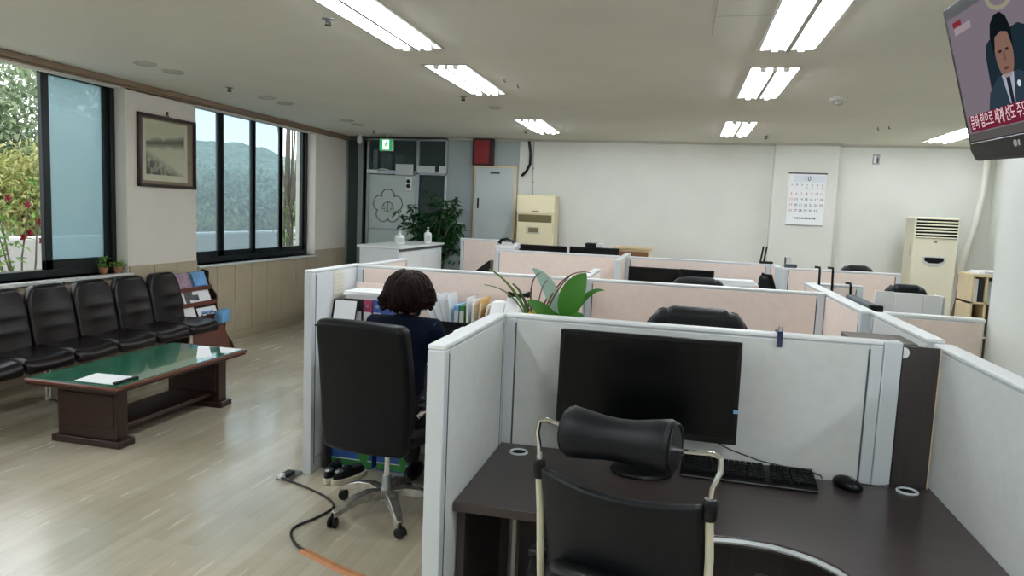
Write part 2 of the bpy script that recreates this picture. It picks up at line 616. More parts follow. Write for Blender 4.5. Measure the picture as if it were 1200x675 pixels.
# sills
b = MB(); b.box(-5.28, -2.4, 0.872, -4.93, 5.65, 0.9)
struct('trim_3', b, M['sillst'], bevel=0.006, label='pale stone sill behind the row of leather seats')
b = MB(); b.box(-5.28, 6.62, 0.872, -4.955, 9.15, 0.9)
struct('trim_4', b, M['sillst'], bevel=0.006, label='pale stone sill under the four-pane window')

G_clear = glassy('clear pane', '#f2f7f7', gloss=0.03)
G_tint = glassy('blue filmed pane', '#b6c8cb', '#b6c8cc', 0.48, rough=0.25, gloss=0.05)
G_blue = glassy('bluish pane', '#ccd8dc', '#cdd6da', 0.17, gloss=0.04)  # milky mix imitates outdoor haze and reflections in the pane
G_door = glassy('dark door glass', '#4d5a5c', '#4c5957', 0.7, gloss=0.015, hz='ShaderNodeBsdfDiffuse')  # diffuse grey mixed in stands for the faint light of the corridor

# window 1 (left of the pier): open on the left, filmed sash on the right
XW = -5.17
def window(name, y0, y1, z0, z1, mull, panes, label):
    b = MB()
    w = 0.05
    b.box(XW - 0.05, y0, z0, XW + 0.05, y1, z0 + 0.065)
    b.box(XW - 0.05, y0, z1 - 0.03, XW + 0.05, y1, z1)
    b.box(XW - 0.05, y0, z0, XW + 0.05, y0 + w, z1)
    b.box(XW - 0.05, y1 - w, z0, XW + 0.05, y1, z1)
    f = struct(name, b, M['blackframe'], bevel=0.004)
    f['label'] = label
    for (ya, yb, za, zb, st, g) in panes:
        s = MB()
        s.box(XW - 0.018, ya, za, XW + 0.022, ya + st, zb)
        s.box(XW - 0.018, yb - st, za, XW + 0.022, yb, zb)
        s.box(XW - 0.018, ya, za, XW + 0.022, yb, za + st * 1.3)
        s.box(XW - 0.018, ya, zb - st * 0.6, XW + 0.022, yb, zb)
        so = obj('window_sash', s, M['blackframe'], f, bevel=0.003)
        p = MB()
        p.box(XW - 0.003, ya + st, za + st * 1.3, XW + 0.003, yb - st, zb - st * 0.6)
        obj('glass_pane', p, g, so, smooth=0)
    return f
window('window_1', -2.4, 5.65, 0.90, 2.65, None,  # unseen stretch beside and behind the camera lengthened to add daylight
       [(4.90, 5.62, 0.945, 2.62, 0.075, G_tint), (-2.35, -1.5, 0.945, 2.62, 0.075, G_tint), (-1.5, -.65, 0.945, 2.62, 0.075, G_clear)],
       'left window with dark frame, open half and pale blue filmed sash')
window('window_2', 6.60, 9.15, 0.90, 2.65, None,
       [(6.63, 7.27, 0.945, 2.62, 0.065, G_blue), (7.24, 7.92, 0.945, 2.62, 0.065, G_blue),
        (7.88, 8.56, 0.945, 2.62, 0.06, G_blue), (8.50, 9.12, 0.945, 2.62, 0.06, G_clear)],
       'dark framed window of four tall panes right of the picture')

# back wall
b = MB()
b.box(-3.38, YB, 0, 3.95, YB + 0.2, CE)
struct('wall_back', b, M['wall'])
b = MB(); b.box(-3.38, YB - 0.012, 0, -2.31, YB, CE)
struct('trim_5', b, M['greypaint'], label='grey painted strip of wall beside the glass entrance')
b = MB(); b.box(1.14, YB - 0.11, 0, 1.93, YB, CE)
struct('wall_column_back', b, M['wall'], bevel=0.006)
b = MB()
b.box(-2.31, YB - 0.015, 0, 1.14, YB, 0.93); b.box(1.93, YB - 0.015, 0, 3.75, YB, 0.93)
struct('trim_6', b, M['wainsB'], label='brown panelling along the foot of the back wall')
b = MB()
b.box(-5.0, YB - 0.03, CE - 0.03, 1.14, YB, CE)
b.box(1.11, YB - 0.14, CE - 0.03, 1.96, YB, CE)
b.box(1.96, YB - 0.03, CE - 0.03, 3.75, YB, CE)
struct('trim_7', b, M['rim'], bevel=0.005, label='thin grey moulding along the top of the back wall')
b = MB(); b.box(3.75, -3.2, 0, 3.95, YB, CE)
struct('wall_right', b, M['wall'])
b = MB(); b.box(-5.3, -3.4, 0, 3.95, -3.2, CE)
struct('wall_rear', b, M['wallL'])
b = MB(); b.box(1.335, 2.9, 0, 2.3, 3.5, CE)
struct('wall_column_right', b, M['wall'], bevel=0.008)

# corridor behind the glass entrance
b = MB()
b.box(-5.3, 12.6, 0, -3.2, 12.8, CE)
b.box(-3.38, YB + 0.2, 0, -3.2, 12.6, CE)
b.box(-5.3, YB, 0, -5.12, 12.6, CE)
struct('wall_corridor', b, M['hall'])
b = MB(); b.box(-5.1, 12.57, 0.0, -3.4, 12.6, 0.95)
struct('trim_8', b, M['hallbrown'])

# ------------------------------------------------------------------ glass entrance
b = MB()
z0, z1 = 0, CE
for xa, xb in ((-5.0, -4.97), (-4.80, -4.72), (-4.66, -4.62), (-3.87, -3.82), (-3.42, -3.38)):
    b.box(xa, YB - 0.03, 0, xb, YB + 0.05, CE)
b.box(-4.97, YB - 0.03, 2.60, -3.38, YB + 0.05, CE)
b.box(-4.62, YB - 0.03, 2.10, -3.38, YB + 0.05, 2.16)
d1 = struct('door_1', b, M['steel'], bevel=0.004, label='dark glass entrance with steel uprights at the far left end')
b = MB()
for xa, xb, za, zb in ((-4.97, -4.80, 0, 2.6), (-4.62, -3.87, 2.16, 2.6), (-3.82, -3.42, 2.16, 2.6), (-3.82, -3.42, 0, 2.1)):
    b.box(xa, YB + 0.005, za, xb, YB + 0.015, zb)
obj('glass_pane', b, G_door, d1, smooth=0)
b = MB(); b.box(-4.62, YB - 0.01, 0.04, -3.87, YB + 0.012, 2.09)
dl = obj('door_leaf', b, M['frost'], d1, bevel=0.002)
dl['label'] = 'frosted glass door leaf with a blossom shaped emblem'
b = MB()
b.box(-4.62, YB - 0.018, 1.26, -3.87, YB - 0.011, 1.29)
b.box(-4.62, YB - 0.02, 0.0, -3.87, YB - 0.009, 0.12)
obj('door_rail', b, M['steel'], dl)
b = MB(); b.box(-4.64, YB - 0.06, 2.11, -4.46, YB - 0.03, 2.16); b.tube([(-4.5, YB - 0.05, 2.15), (-4.36, YB - 0.12, 2.17), (-4.30, YB - 0.04, 2.16)], 0.01)
obj('door_closer', b, M['white'], dl, bevel=0.004)
# emblem: five-petalled blossom outline with scales in the middle
def emblem():
    b = MB()
    cx, cz = -4.31, 1.62
    pts = []
    for i in range(90):
        a = 2 * PI * i / 90 + PI / 2
        ph = (i % 18) / 18.0
        r = 0.165 + 0.075 * math.sin(PI * ph) ** 0.6 - 0.03 * math.exp(-((ph - 0.5) / 0.06) ** 2) * 0.3
        pts.append((cx + r * math.cos(a + PI / 5), YB - 0.013, cz + 1.08 * r * math.sin(a + PI / 5)))
    b.tube(pts, 0.009, 6, closed=True)
    for k in range(5):
        a = PI / 2 + 2 * PI * k / 5
        q = [(cx + 0.075 * math.cos(a + t), YB - 0.013, cz + 0.075 * math.sin(a + t)) for t in (-0.5, 0, 0.5)]
        b.tube(q, 0.004, 5)
    b.tube([(cx, YB - 0.013, cz + 0.07), (cx, YB - 0.013, cz - 0.075)], 0.005, 6)
    b.tube([(cx - 0.07, YB - 0.013, cz + 0.045), (cx, YB - 0.013, cz + 0.062), (cx + 0.07, YB - 0.013, cz + 0.045)], 0.004, 6)
    for sx in (-0.07, 0.07):
        b.tube([(cx + sx - 0.03, YB - 0.013, cz - 0.03), (cx + sx, YB - 0.013, cz + 0.045), (cx + sx + 0.03, YB - 0.013, cz - 0.03)], 0.003, 5)
        b.tube([(cx + sx - 0.035, YB - 0.013, cz - 0.032), (cx + sx, YB - 0.013, cz - 0.045), (cx + sx + 0.035, YB - 0.013, cz - 0.032)], 0.005, 5)
    b.tube([(cx - 0.05, YB - 0.013, cz - 0.085), (cx + 0.05, YB - 0.013, cz - 0.085)], 0.006, 6)
    obj('door_emblem', b, M['gold'], dl)
emblem()
b = MB()
b.box(-4.02, YB - 0.05, 1.86, -3.93, YB - 0.011, 2.06)
lk = obj('door_lock', b, M['white'], dl, bevel=0.005)
b = MB()
for zz in (2.0, 1.93):
    b.lathe([(0.03, 0), (0.03, 0.012), (0, 0.014)], 14, (-3.975, YB - 0.05, zz), Matrix.Rotation(R(90), 3, 'X'))
obj('lock_knob', b, M['blackpl'], dl)
for (xa, xb, za, zb, nm, lb) in ((-4.18, -3.90, 2.09, 2.25, 'notice', 'pale notice sheet over the corner of the frosted entrance door'),
                             (-3.84, -3.56, 2.13, 2.235, 'notice', 'long white notice strip on the dark glass right of the entrance post'),
                             (-3.50, -3.39, 2.13, 2.24, 'notice', 'small white notice at the right end of the entrance glass')):
    b = MB(); b.box(xa, YB - 0.06, za, xb, YB - 0.052, zb)
    tag(obj(nm, b, M['signgrey'], bevel=0.001), lb, 'notice')
b = MB(); b.box(-3.87, YB - 0.07, 1.75, -3.70, YB - 0.05, 2.0)
# exit sign
e = thing('exit_sign', 'green lit emergency exit sign hanging in front of the glass entrance', 'sign', (-4.142, 9.6, 2.40))
b = MB(); b.box(-0.10, -0.025, 0, 0.10, 0.025, 0.17)
obj('sign_box', b, M['white'], e, bevel=0.006)
b = MB(); b.box(-0.092, -0.029, 0.008, 0.092, -0.0255, 0.162)
obj('sign_face', b, M['exitg'], e)
b = MB()
b.box(-0.045, -0.032, 0.02, 0.05, -0.0295, 0.15)
obj('door_pictogram', b, M['exitw'], e)
b = MB()
Y_ = -0.0335
b.ell((0.012, Y_, 0.128), (0.012, 0.002, 0.012), 10, 6)
b.tube([(0.008, Y_, 0.11), (0.0, Y_, 0.075)], 0.011, 6)
b.tube([(0.0, Y_, 0.075), (0.022, Y_, 0.055), (0.016, Y_, 0.028)], 0.006, 6)
b.tube([(0.0, Y_, 0.075), (-0.018, Y_, 0.052), (-0.036, Y_, 0.05)], 0.006, 6)
b.tube([(0.008, Y_, 0.108), (0.03, Y_, 0.09), (0.04, Y_, 0.1)], 0.004, 6)
b.tube([(0.008, Y_, 0.108), (-0.02, Y_, 0.1), (-0.028, Y_, 0.082)], 0.004, 6)
obj('running_figure', b, M['exitg'], e)
b = MB(); b.tube([(0, 0, 0.17), (0, 0, 0.25)], 0.008)
obj('sign_hanger', b, M['dullmetal'], e)
# camera dome
e = thing('security_camera', 'small white bullet camera under the ceiling beside the glass entrance', 'camera', (-4.70, 9.9, 2.65))
b = MB(); b.lathe([(0.04, 0), (0.04, -0.015), (0.015, -0.02)], 16)
obj('mount', b, M['white'], e)
b = MB(); b.lathe([(0.034, -0.02), (0.04, -0.05), (0.04, -0.10), (0.025, -0.125), (0.0, -0.128)], 16)
obj('camera_body', b, M['white'], e)

# ------------------------------------------------------------------ ceiling fixtures
def fixture(i, cx, y0, y1, label):
    L_ = y1 - y0
    t = thing('ceiling_light', label, 'light', (cx, (y0 + y1) / 2, CE), 0, 'recessed twin tube fluorescent lights')
    h = L_ / 2
    b = MB()
    W, D = FW, 0.085
    vs = [(-W, -h, 0), (W, -h, 0), (W, h, 0), (-W, h, 0), (-W + .02, -h + .02, D), (W - .02, -h + .02, D), (W - .02, h - .02, D), (-W + .02, h - .02, D)]
    b.add(vs, [(0, 1, 5, 4), (1, 2, 6, 5), (2, 3, 7, 6), (3, 0, 4, 7), (4, 5, 6, 7)])
    obj('reflector', b, M['tray'], t, recalc=False, smooth=0)
    b = MB()
    b.prism([(-0.010, D), (0.010, D), (0.013, -0.024), (-0.013, -0.024)], -h + 0.03, h - 0.03, 'y')
    obj('centre_ridge', b, M['rim'], t, smooth=0)
    b = MB()
    r = 0.018
    b.box(-W - r, -h - r, -0.006, W + r, -h, 0); b.box(-W - r, h, -0.006, W + r, h + r, 0)
    b.box(-W - r, -h, -0.006, -W, h, 0); b.box(W, -h, -0.006, W + r, h, 0)
    obj('rim', b, M['rim'], t)
    for sx in (-0.075, 0.075):
        b = MB(); b.tube([(sx, -h + 0.05, -0.004), (sx, h - 0.05, -0.004)], 0.015, 8)
        tb = obj('tube', b, M['tube'], t)
        for yy in (-h + 0.035, h - 0.035):
            b = MB()
            b.box(sx - 0.018, yy - 0.016, -0.024, sx + 0.018, yy + 0.016, 0.075)
            obj('lamp_holder', b, M['white'], tb)
    return t
FL = ['nearest twin tube light of the left row, cut off by the top of the photo',
      'second twin tube light of the left row from the camera',
      'farthest twin tube light of the left row, near the glass entrance end',
      'large twin tube light of the right row, nearest the camera',
      'second twin tube light of the right row from the camera',
      'farthest twin tube light of the right row, close to the back wall column',
      'twin tube light near the right wall, seen just left of the television',
      'added unseen twin tube light of the third row, behind the television',
      'added unseen left twin tube light above and behind the camera', 'added unseen right twin tube light above and behind the camera',
      'added unseen rearmost twin tube light behind the camera', 'added unseen twin tube light above the right column',
      'added unseen rear right twin tube light well behind the camera', 'added unseen twin tube light behind the camera on the window side', 'added unseen twin tube light in the rear right corner behind the camera']
for i, f in enumerate(FIX):
    fixture(i, *f, FL[i])

# ceiling bits
def sprinkler(x, y, label):
    t = thing('ceiling_sprinkler', label, 'sprinkler', (x, y, CE), 0, 'ceiling sprinkler heads')
    b = MB(); b.lathe([(0.036, 0), (0.036, -0.004), (0.020, -0.008), (0.012, -0.018), (0.010, -0.020)], 16)
    obj('escutcheon', b, M['dullmetal'], t)
    b = MB(); b.tube([(-0.012, 0, -0.018), (-0.013, 0, -0.028), (0, 0, -0.034), (0.013, 0, -0.028), (0.012, 0, -0.018)], 0.004, 6); b.lathe([(0.02, -0.034), (0.02, -0.038)], 12)
    obj('deflector', b, M['blackmat'], t)
sprinkler(-2.02, 3.82, 'sprinkler head left of the nearest left-row ceiling light')
sprinkler(-2.03, 6.44, 'sprinkler head left of the second left-row ceiling light')
sprinkler(-1.99, 9.0, 'sprinkler head left of the farthest left-row ceiling light')
sprinkler(-4.17, 6.0, 'sprinkler head above the four-pane window')
sprinkler(0.93, 9.2, 'sprinkler head near the back wall, right of the farthest right-row light')
sprinkler(-4.2, 9.3, 'sprinkler head above the exit sign')
def vent(x, y, label):
    t = thing('ceiling_vent', label, 'vent', (x, y, CE), 0, 'round ceiling vents along the window side')
    b = MB(); b.lathe([(0.085, 0), (0.088, -0.008), (0.07, -0.014), (0.068, -0.004)], 24)
    obj('vent_ring', b, M['rim'], t)
    b = MB(); b.lathe([(0.055, -0.004), (0.055, -0.012), (0.0, -0.013)], 24)
    obj('vent_disc', b, M['rim'], t)
vent(-4.177, 4.93, 'round vent left of its pair above the open window')
vent(-4.176, 5.25, 'round vent right of its pair above the framed picture')
vent(-4.12, 6.54, 'near vent of the pair above the four-pane window')
vent(-4.13, 6.90, 'far vent of the pair above the four-pane window')
vent(-4.09, 8.25, 'near vent of the pair before the glass entrance')
vent(-4.11, 8.62, 'far vent of the pair before the glass entrance')
b = MB(); b.lathe([(0.06, 0), (0.06, -0.012), (0.04, -0.02), (0, -0.021)], 20)
o = obj('ceiling_disc', b, M['rim']); o.location = (-1.9, 7.1, CE)
tag(o, 'flat round grey disc on the ceiling between the second and third left lights', 'disc')
t = thing('smoke_detector', 'white smoke detector on the ceiling above the wall calendar', 'detector', (1.2, 6.457, CE))
b = MB(); b.lathe([(0.075, 0), (0.075, -0.02), (0.06, -0.03)], 20)
obj('base', b, M['rim'], t)
b = MB(); b.lathe([(0.03, -0.03), (0.035, -0.05), (0.0, -0.062)], 16)
obj('sensor', b, M['socket'], t)
for x, y, lb in ((-1.43, 5.6, 'left of two tiny dark hooks in the ceiling right of the second left light'), (-1.38, 5.85, 'right of two tiny dark hooks in the ceiling right of the second left light')):
    b = MB(); b.tube([(x, y, CE), (x, y, CE - 0.02), (x + 0.008, y, CE - 0.028), (x + 0.014, y, CE - 0.02)], 0.003, 6)
    tag(obj('ceiling_hook', b, M['blackmat']), lb, 'hook', 'tiny hooks in the ceiling')
for x, y, lb in ((1.95, 8.3, 'left of two tiny dark hooks in the ceiling left of the television'), (2.03, 8.2, 'right of two tiny dark hooks in the ceiling left of the television')):
    b = MB(); b.tube([(x, y, CE), (x, y, CE - 0.02), (x + 0.008, y, CE - 0.028), (x + 0.014, y, CE - 0.02)], 0.004, 6)
    tag(obj('ceiling_hook', b, M['blackmat']), lb, 'hook', 'tiny hooks in the ceiling')
# ------------------------------------------------------------------ cubicle dividers
ZT = 1.222
def divider(x0, y0, x1, y1, label, fl, fr, h=ZT, posts=(True, True), th=0.05, grooves=True):
    """a cubicle screen from (x0,y0) to (x1,y1); fl / fr: face left / right of that direction"""
    L_ = math.hypot(x1 - x0, y1 - y0)
    t = thing('cubicle_divider', label, 'divider', (x0, y0, 0), math.atan2(y1 - y0, x1 - x0), 'cubicle dividers')
    e = th / 2
    b = MB()
    b.box(0.004, -e + 0.004, 0.03, L_ - 0.004, e - 0.004, h - 0.012)
    b.box(0.004, -e, 0.002, L_ - 0.004, e, 0.09)
    obj('frame', b, M['alu'], t)
    a0 = 0.045 if posts[0] else 0.01
    a1 = L_ - (0.045 if posts[1] else 0.01)
    b = MB(); b.box(a0, e - 0.004, 0.10, a1, e + 0.001, h - 0.020)
    obj('fabric_face', b, fl, t, bevel=0.002)
    b = MB(); b.box(a0, -e - 0.001, 0.10, a1, -e + 0.004, h - 0.020)
    obj('fabric_face', b, fr, t, bevel=0.002)
    b = MB(); b.box(0, -e - 0.002, h - 0.014, L_, e + 0.002, h)
    obj('top_rail', b, M['cap'], t, bevel=0.004)
    for k, (p, xa, xb) in enumerate(((posts[0], 0, 0.04), (posts[1], L_ - 0.04, L_))):
        if p:
            b = MB(); b.box(xa, -e - 0.0015, 0, xb, e + 0.0015, h - 0.015)
            po = obj('end_post', b, M['alu'], t, bevel=0.004)
            b = MB()
            xm = xb + 0.003 if k == 0 else xa - 0.003
            b.box(xm - 0.003, -e - 0.0015, 0.05, xm + 0.003, e + 0.0015, h - 0.03)
            obj('post_groove', b, M['groove'], po)
    return t
G, K, W_ = M['grayfab'], M['pinkfab'], M['whitefab']
divider(-.645, 1.875, -.645, 2.60, 'short grey divider with pale end post left of the empty front desk', G, G)
divider(-.62, 2.612, .69, 2.612, 'long grey divider behind the large black monitor', K, G)
divider(.915, 1.0, .915, 2.73, 'grey divider along the right edge of the front desk', G, G, h=1.208, th=0.06, posts=(True, False))
divider(.895, 2.735, .895, 3.50, 'pale divider continuing behind the dark upright board to the right pillar row', G, W_, th=0.055, posts=(False, True))
divider(.855, 3.50, .855, 5.03, 'pink sided divider running back from the grey post near the right pillar', K, G, th=0.06)
divider(-2.045, 4.33, -.60, 4.33, 'pink divider facing the woman behind her row of files', K, K)
divider(-.54, 4.33, .82, 4.33, 'pink divider behind the rolled-edge black executive chair', K, K)
divider(-2.075, 3.73, -2.075, 4.40, 'divider at the aisle on the left of the seated woman', K, W_)  # pale desk-side face has the window glare put into its colour
divider(-2.03, 4.40, -2.03, 5.10, 'short pink divider continuing the aisle side behind the woman', K, K, posts=(False, True))
divider(-.57, 3.70, -.57, 4.30, 'white topped cross divider above the green broad-leaved plant, near half', K, K)
divider(-.57, 4.36, -.57, 5.20, 'white topped cross divider running back behind the broad-leaved plant', K, K, posts=(False, True))
divider(-1.83, 7.10, -.56, 7.10, 'pink divider in the far row below the beige air conditioner', K, K)
divider(-.53, 6.46, -.53, 7.80, 'far cross divider with a white end post between the far cubicles', K, K)
divider(-.50, 7.09, .845, 7.09, 'pink divider in the far row behind the pair of dark monitors', K, K)
divider(.87, 6.66, .87, 7.10, 'very short pale divider beside the hanging black bag', K, W_)
divider(.90, 6.63, 1.84, 6.63, 'pink divider below the wall calendar and left of the tall cream air conditioner', K, K)
divider(.885, 5.03, 1.18, 5.03, 'pink divider behind the white folding desk screen', K, K)
divider(.925, 3.52, 1.325, 3.50, 'short pink divider ending against the right pillar', K, K, posts=(False, False))
divider(-2.86, 9.2, -2.27, 9.2, 'pink divider standing beside the far beige air conditioner', K, K, h=1.235)
# the slim connecting post right of the front divider
b = MB(); b.box(.692, 2.585, 0, .748, 2.64, ZT)
p = obj('connecting_post', b, M['alu'], bevel=0.004)
tag(p, 'pale grey upright joining post at the right end of the front divider', 'post')

# ------------------------------------------------------------------ front desk
dk = thing('corner_desk', 'dark walnut corner desk with a curved silver edge in the foreground', 'desk', (0, 0, 0))
curve = [(.10, 1.995), (.16, 2.005), (.225, 2.012), (.30, 2.006), (.36, 1.985), (.41, 1.955), (.452, 1.912), (.481, 1.86), (.497, 1.79), (.50, 1.70)]
b = MB()
b.prism([(-.615, 1.985)] + curve + [(.50, 1.05), (.882, 1.05), (.882, 2.635), (.752, 2.635), (.752, 2.584), (-.615, 2.584)], .695, .725)
obj('desktop', b, M['walnut'], dk, bevel=0.002, smooth=20)
b = MB()
ins = [(-.6, 1.988)] + [c for c in curve] + [(.50, 1.06)]
b.tube([(x, y - 0.001, .712) for x, y in [(-.05, 1.991)] + curve + [(.501, 1.4)]], 0.0085, 6)
et = obj('edge_trim', b, M['alu'], dk); et['label'] = 'silver edging strip'
b = MB(); b.box(-.613, 2.03, 0.0, -.588, 2.57, .695)
obj('side_panel', b, M['walnutv'], dk, bevel=0.002)
b = MB(); b.box(-.588, 2.50, 0.12, .87, 2.52, .695)
obj('modesty_panel', b, M['walnutv'], dk, bevel=0.002)
b = MB(); b.box(.855, 1.08, 0.0, .88, 2.55, .695)
obj('side_panel', b, M['walnutv'], dk, bevel=0.002)
b = MB(); b.tube([(-.47, 2.2, 0), (-.47, 2.2, .695)], .02, 10)
obj('leg', b, M['dullmetal'], dk)
for nm, x, y in (('grommet', -.526, 2.49), ('grommet', .795, 2.555)):
    b = MB(); b.tube([(x + .030 * math.cos(2 * PI * q / 28), y + .030 * math.sin(2 * PI * q / 28), .727) for q in range(28)], .0048, 8, closed=True)
    g = obj('grommet', b, M['alu'], dk)
    b = MB(); b.lathe([(0.027, .7253), (0.026, .7268), (0.0, .7270)], 20, (x, y, 0))
    obj('grommet_lid', b, M['blackmat'], g)

# dark upright board at the end of the shelving
t = thing('upright_board', 'dark walnut upright board between the front divider and the right divider', 'board', (0.81, 2.61, .726))
b = MB(); b.box(-.056, -.009, 0, .056, .009, .484)
obj('board', b, M['walnutv'], t, bevel=0.001)
b = MB(); b.box(.0565, -.009, 0.0, .0595, .009, .484)
obj('edge_band', b, M['lightwood'], t)
b = MB()
pts = [(0.0 + 0.019 * math.sin(PI * i / 12), 0.019 * math.cos(PI * i / 12)) for i in range(13)]
b.prism([(-.056 + a, .461 + c) for a, c in pts], -.0115, -.0092, 'y')
obj('round_sticker', b, M['white'], t)
t = thing('shelf_cabinet', 'dark topped shelf cabinet behind the front divider near the right corner', 'cabinet', (0.755, 3.0, 0))
b = MB()
b.box(-.105, -.18, 0, -.085, .03, 1.17); b.box(.085, -.18, 0, .105, .03, 1.17)
b.box(-.085, .015, 0, .085, .03, 1.17); b.box(-.085, -.16, 0.02, .085, .015, 0.05); b.box(-.085, -.16, 0.6, .085, .015, 0.62)
obj('carcass', b, M['walnutv'], t)
b = MB(); b.box(-.108, -.185, 1.17, .108, .035, 1.186)
obj('top_panel', b, pm('shelf top', '#5b524d', 0.4), t, bevel=0.002)

# ------------------------------------------------------------------ monitors
def monitor(name_label, loc, rz, w, h, lift, logo=False, group=None, tilt=-3):
    t = thing('monitor', name_label, 'monitor', loc, R(rz), group)
    b = MB(); b.lathe([(.105, 0), (.108, .006), (.10, .013), (.03, .017), (0, .017)], 28); b.v = [(x, y * .8, z) for x, y, z in b.v]
    obj('stand_base', b, M['blackpl'], t)
    b = MB(); b.prism([(-.035, .01), (.035, .01), (.026, lift + h * .45), (-.026, lift + h * .45)], .03, .05, 'y')
    obj('stand_neck', b, M['blackpl'], t, bevel=0.003)
    rx = Matrix.Rotation(R(tilt), 4, 'X')
    b = MB(); b.box(-w / 2, 0, 0, w / 2, .03, h); b.xf(T(0, 0, lift) @ rx)
    hs = obj('housing', b, M['blackpl'], t, bevel=0.004)
    b = MB(); b.box(-w * .3, .03, h * .2, w * .3, .055, h * .8); b.xf(T(0, 0, lift) @ rx)
    obj('rear_bulge', b, M['blackmat'], hs, bevel=0.008)
    b = MB(); b.box(-w / 2 + .015, -.0015, .022, w / 2 - .015, .001, h - .015); b.xf(T(0, 0, lift) @ rx)
    obj('screen', b, M['screen'], t)
    if logo:
        b = MB(); b.box(w / 2 - .016, -.003, h * .31, w / 2 - .001, -.001, h * .345); b.xf(T(0, 0, lift) @ rx)
        o = obj('energy_sticker', b, M['skyblue'], t); o['label'] = 'small blue sticker on the right bezel'
        b = MB(); b.box(-.10, -.003, .004, .1, -.001, .008); b.xf(T(0, 0, lift) @ rx)
    return t
monitor('large black widescreen monitor switched off on the front desk', (-.08, 2.44, .726), 0, .615, .348, .128, True, tilt=-4)

# keyboard
t = thing('keyboard', 'black keyboard with thin silver front edge on the front desk', 'keyboard', (.275, 2.508, .726), R(-1.0))
b = MB(); b.prism([(-.075, 0), (.075, 0), (.075, .028), (.06, .029), (-.06, .018), (-.075, .008)], -.222, .222, 'x')
obj('keyboard_base', b, M['blackpl'], t, bevel=0.003)
b = MB(); b.box(-.221, -.0765, .006, .221, -.0745, .0095)
obj('front_strip', b, M['dullmetal'], t)
KB = [MB(), MB(), MB()]
for r_ in range(6):
    y = -.052 + r_ * .0205
    zt = .0195 + (y + .06) * .09
    x = -.212
    for b, blk, n in ((KB[0], -.212, 14), (KB[1], .078, 3), (KB[2], .142, 4)):
        for i in range(n):
            if r_ == 0 and blk == -.212 and 3 <= i <= 7:
                if i == 3:
                    b.cbox((blk + .0192 * 5 + .0095, y, zt + .004), (.092, .0165, .008))
                continue
            b.cbox((blk + .0192 * i + .0095, y, zt + .004), (.0165, .0165, .008))
for nm, b in zip(('letter_keys', 'arrow_keys', 'number_pad'), KB):
    obj(nm, b, M['blackmat'], t, smooth=0)
# mouse
t = thing('mouse', 'black computer mouse on the front desk right of the keyboard', 'mouse', (.603, 2.525, .726), R(35))
b = MB(); b.ell((0, 0, .012), (.033, .058, .026), 20, 12)
for i, v in enumerate(b.v):
    if v[2] < 0: b.v[i] = (v[0], v[1], 0.0)
obj('shell', b, M['blackpl'], t)
b = MB(); b.tube([(0, -.03, .0335), (0, -.018, .0372), (0, -.006, .0385)], .004, 6)
obj('scroll_wheel', b, M['dullmetal'], t)
b = MB(); b.tube([(0, -.055, .008), (.03, -.075, .006), (.075, -.055, .004), (.12, -.07, .004), (.14, -.105, .004)][::1], .0022, 6)
b = MB(); b.tube([(.625, 2.565, .733), (.665, 2.567, .730), (.70, 2.565, .730), (.735, 2.578, .730), (.748, 2.578, .735)], .0022, 6)
tag(obj('mouse_cable', b, M['cable']), 'thin black cable curling from the mouse to the dark board', 'cable')
b = MB(); b.tube([(.10, 2.50, .775), (.10, 2.56, .80), (.15, 2.57, .83), (.22, 2.565, .80), (.32, 2.555, .775), (.40, 2.545, .768), (.47, 2.53, .770), (.52, 2.545, .75), (.53, 2.57, .733)][2:], .0025, 6)
tag(obj('keyboard_cable', b, M['cable']), 'thin black cable looping over the back of the keyboard', 'cable')
b = MB(); b.tube([(.0, 2.53, .90), (.03, 2.555, .84), (.06, 2.568, .78), (.10, 2.580, .74), (.25, 2.58, .731), (.40, 2.58, .731), (.48, 2.58, .731)], .0018, 6)
tag(obj('monitor_cable', b, M['cable']), 'thin black cable hanging below the large monitor to the desk', 'cable')
# clip on the front divider
t = thing('binder_clip', 'dark blue clip pinched over the top of the front divider', 'clip', (.358, 2.612, ZT))
b = MB(); b.box(-.009, -.034, -.045, .009, -.0285, .006); b.box(-.009, .0285, -.045, .009, .034, .006); b.box(-.009, -.034, .003, .009, .034, .009)
obj('clip_body', b, M['clipblue'], t, bevel=0.002)
b = MB(); b.tube([(-.006, -.031, .008), (-.005, -.036, .028), (.005, -.036, .028), (.006, -.031, .008)], .002, 6)
obj('clip_handle', b, M['steel'], t)

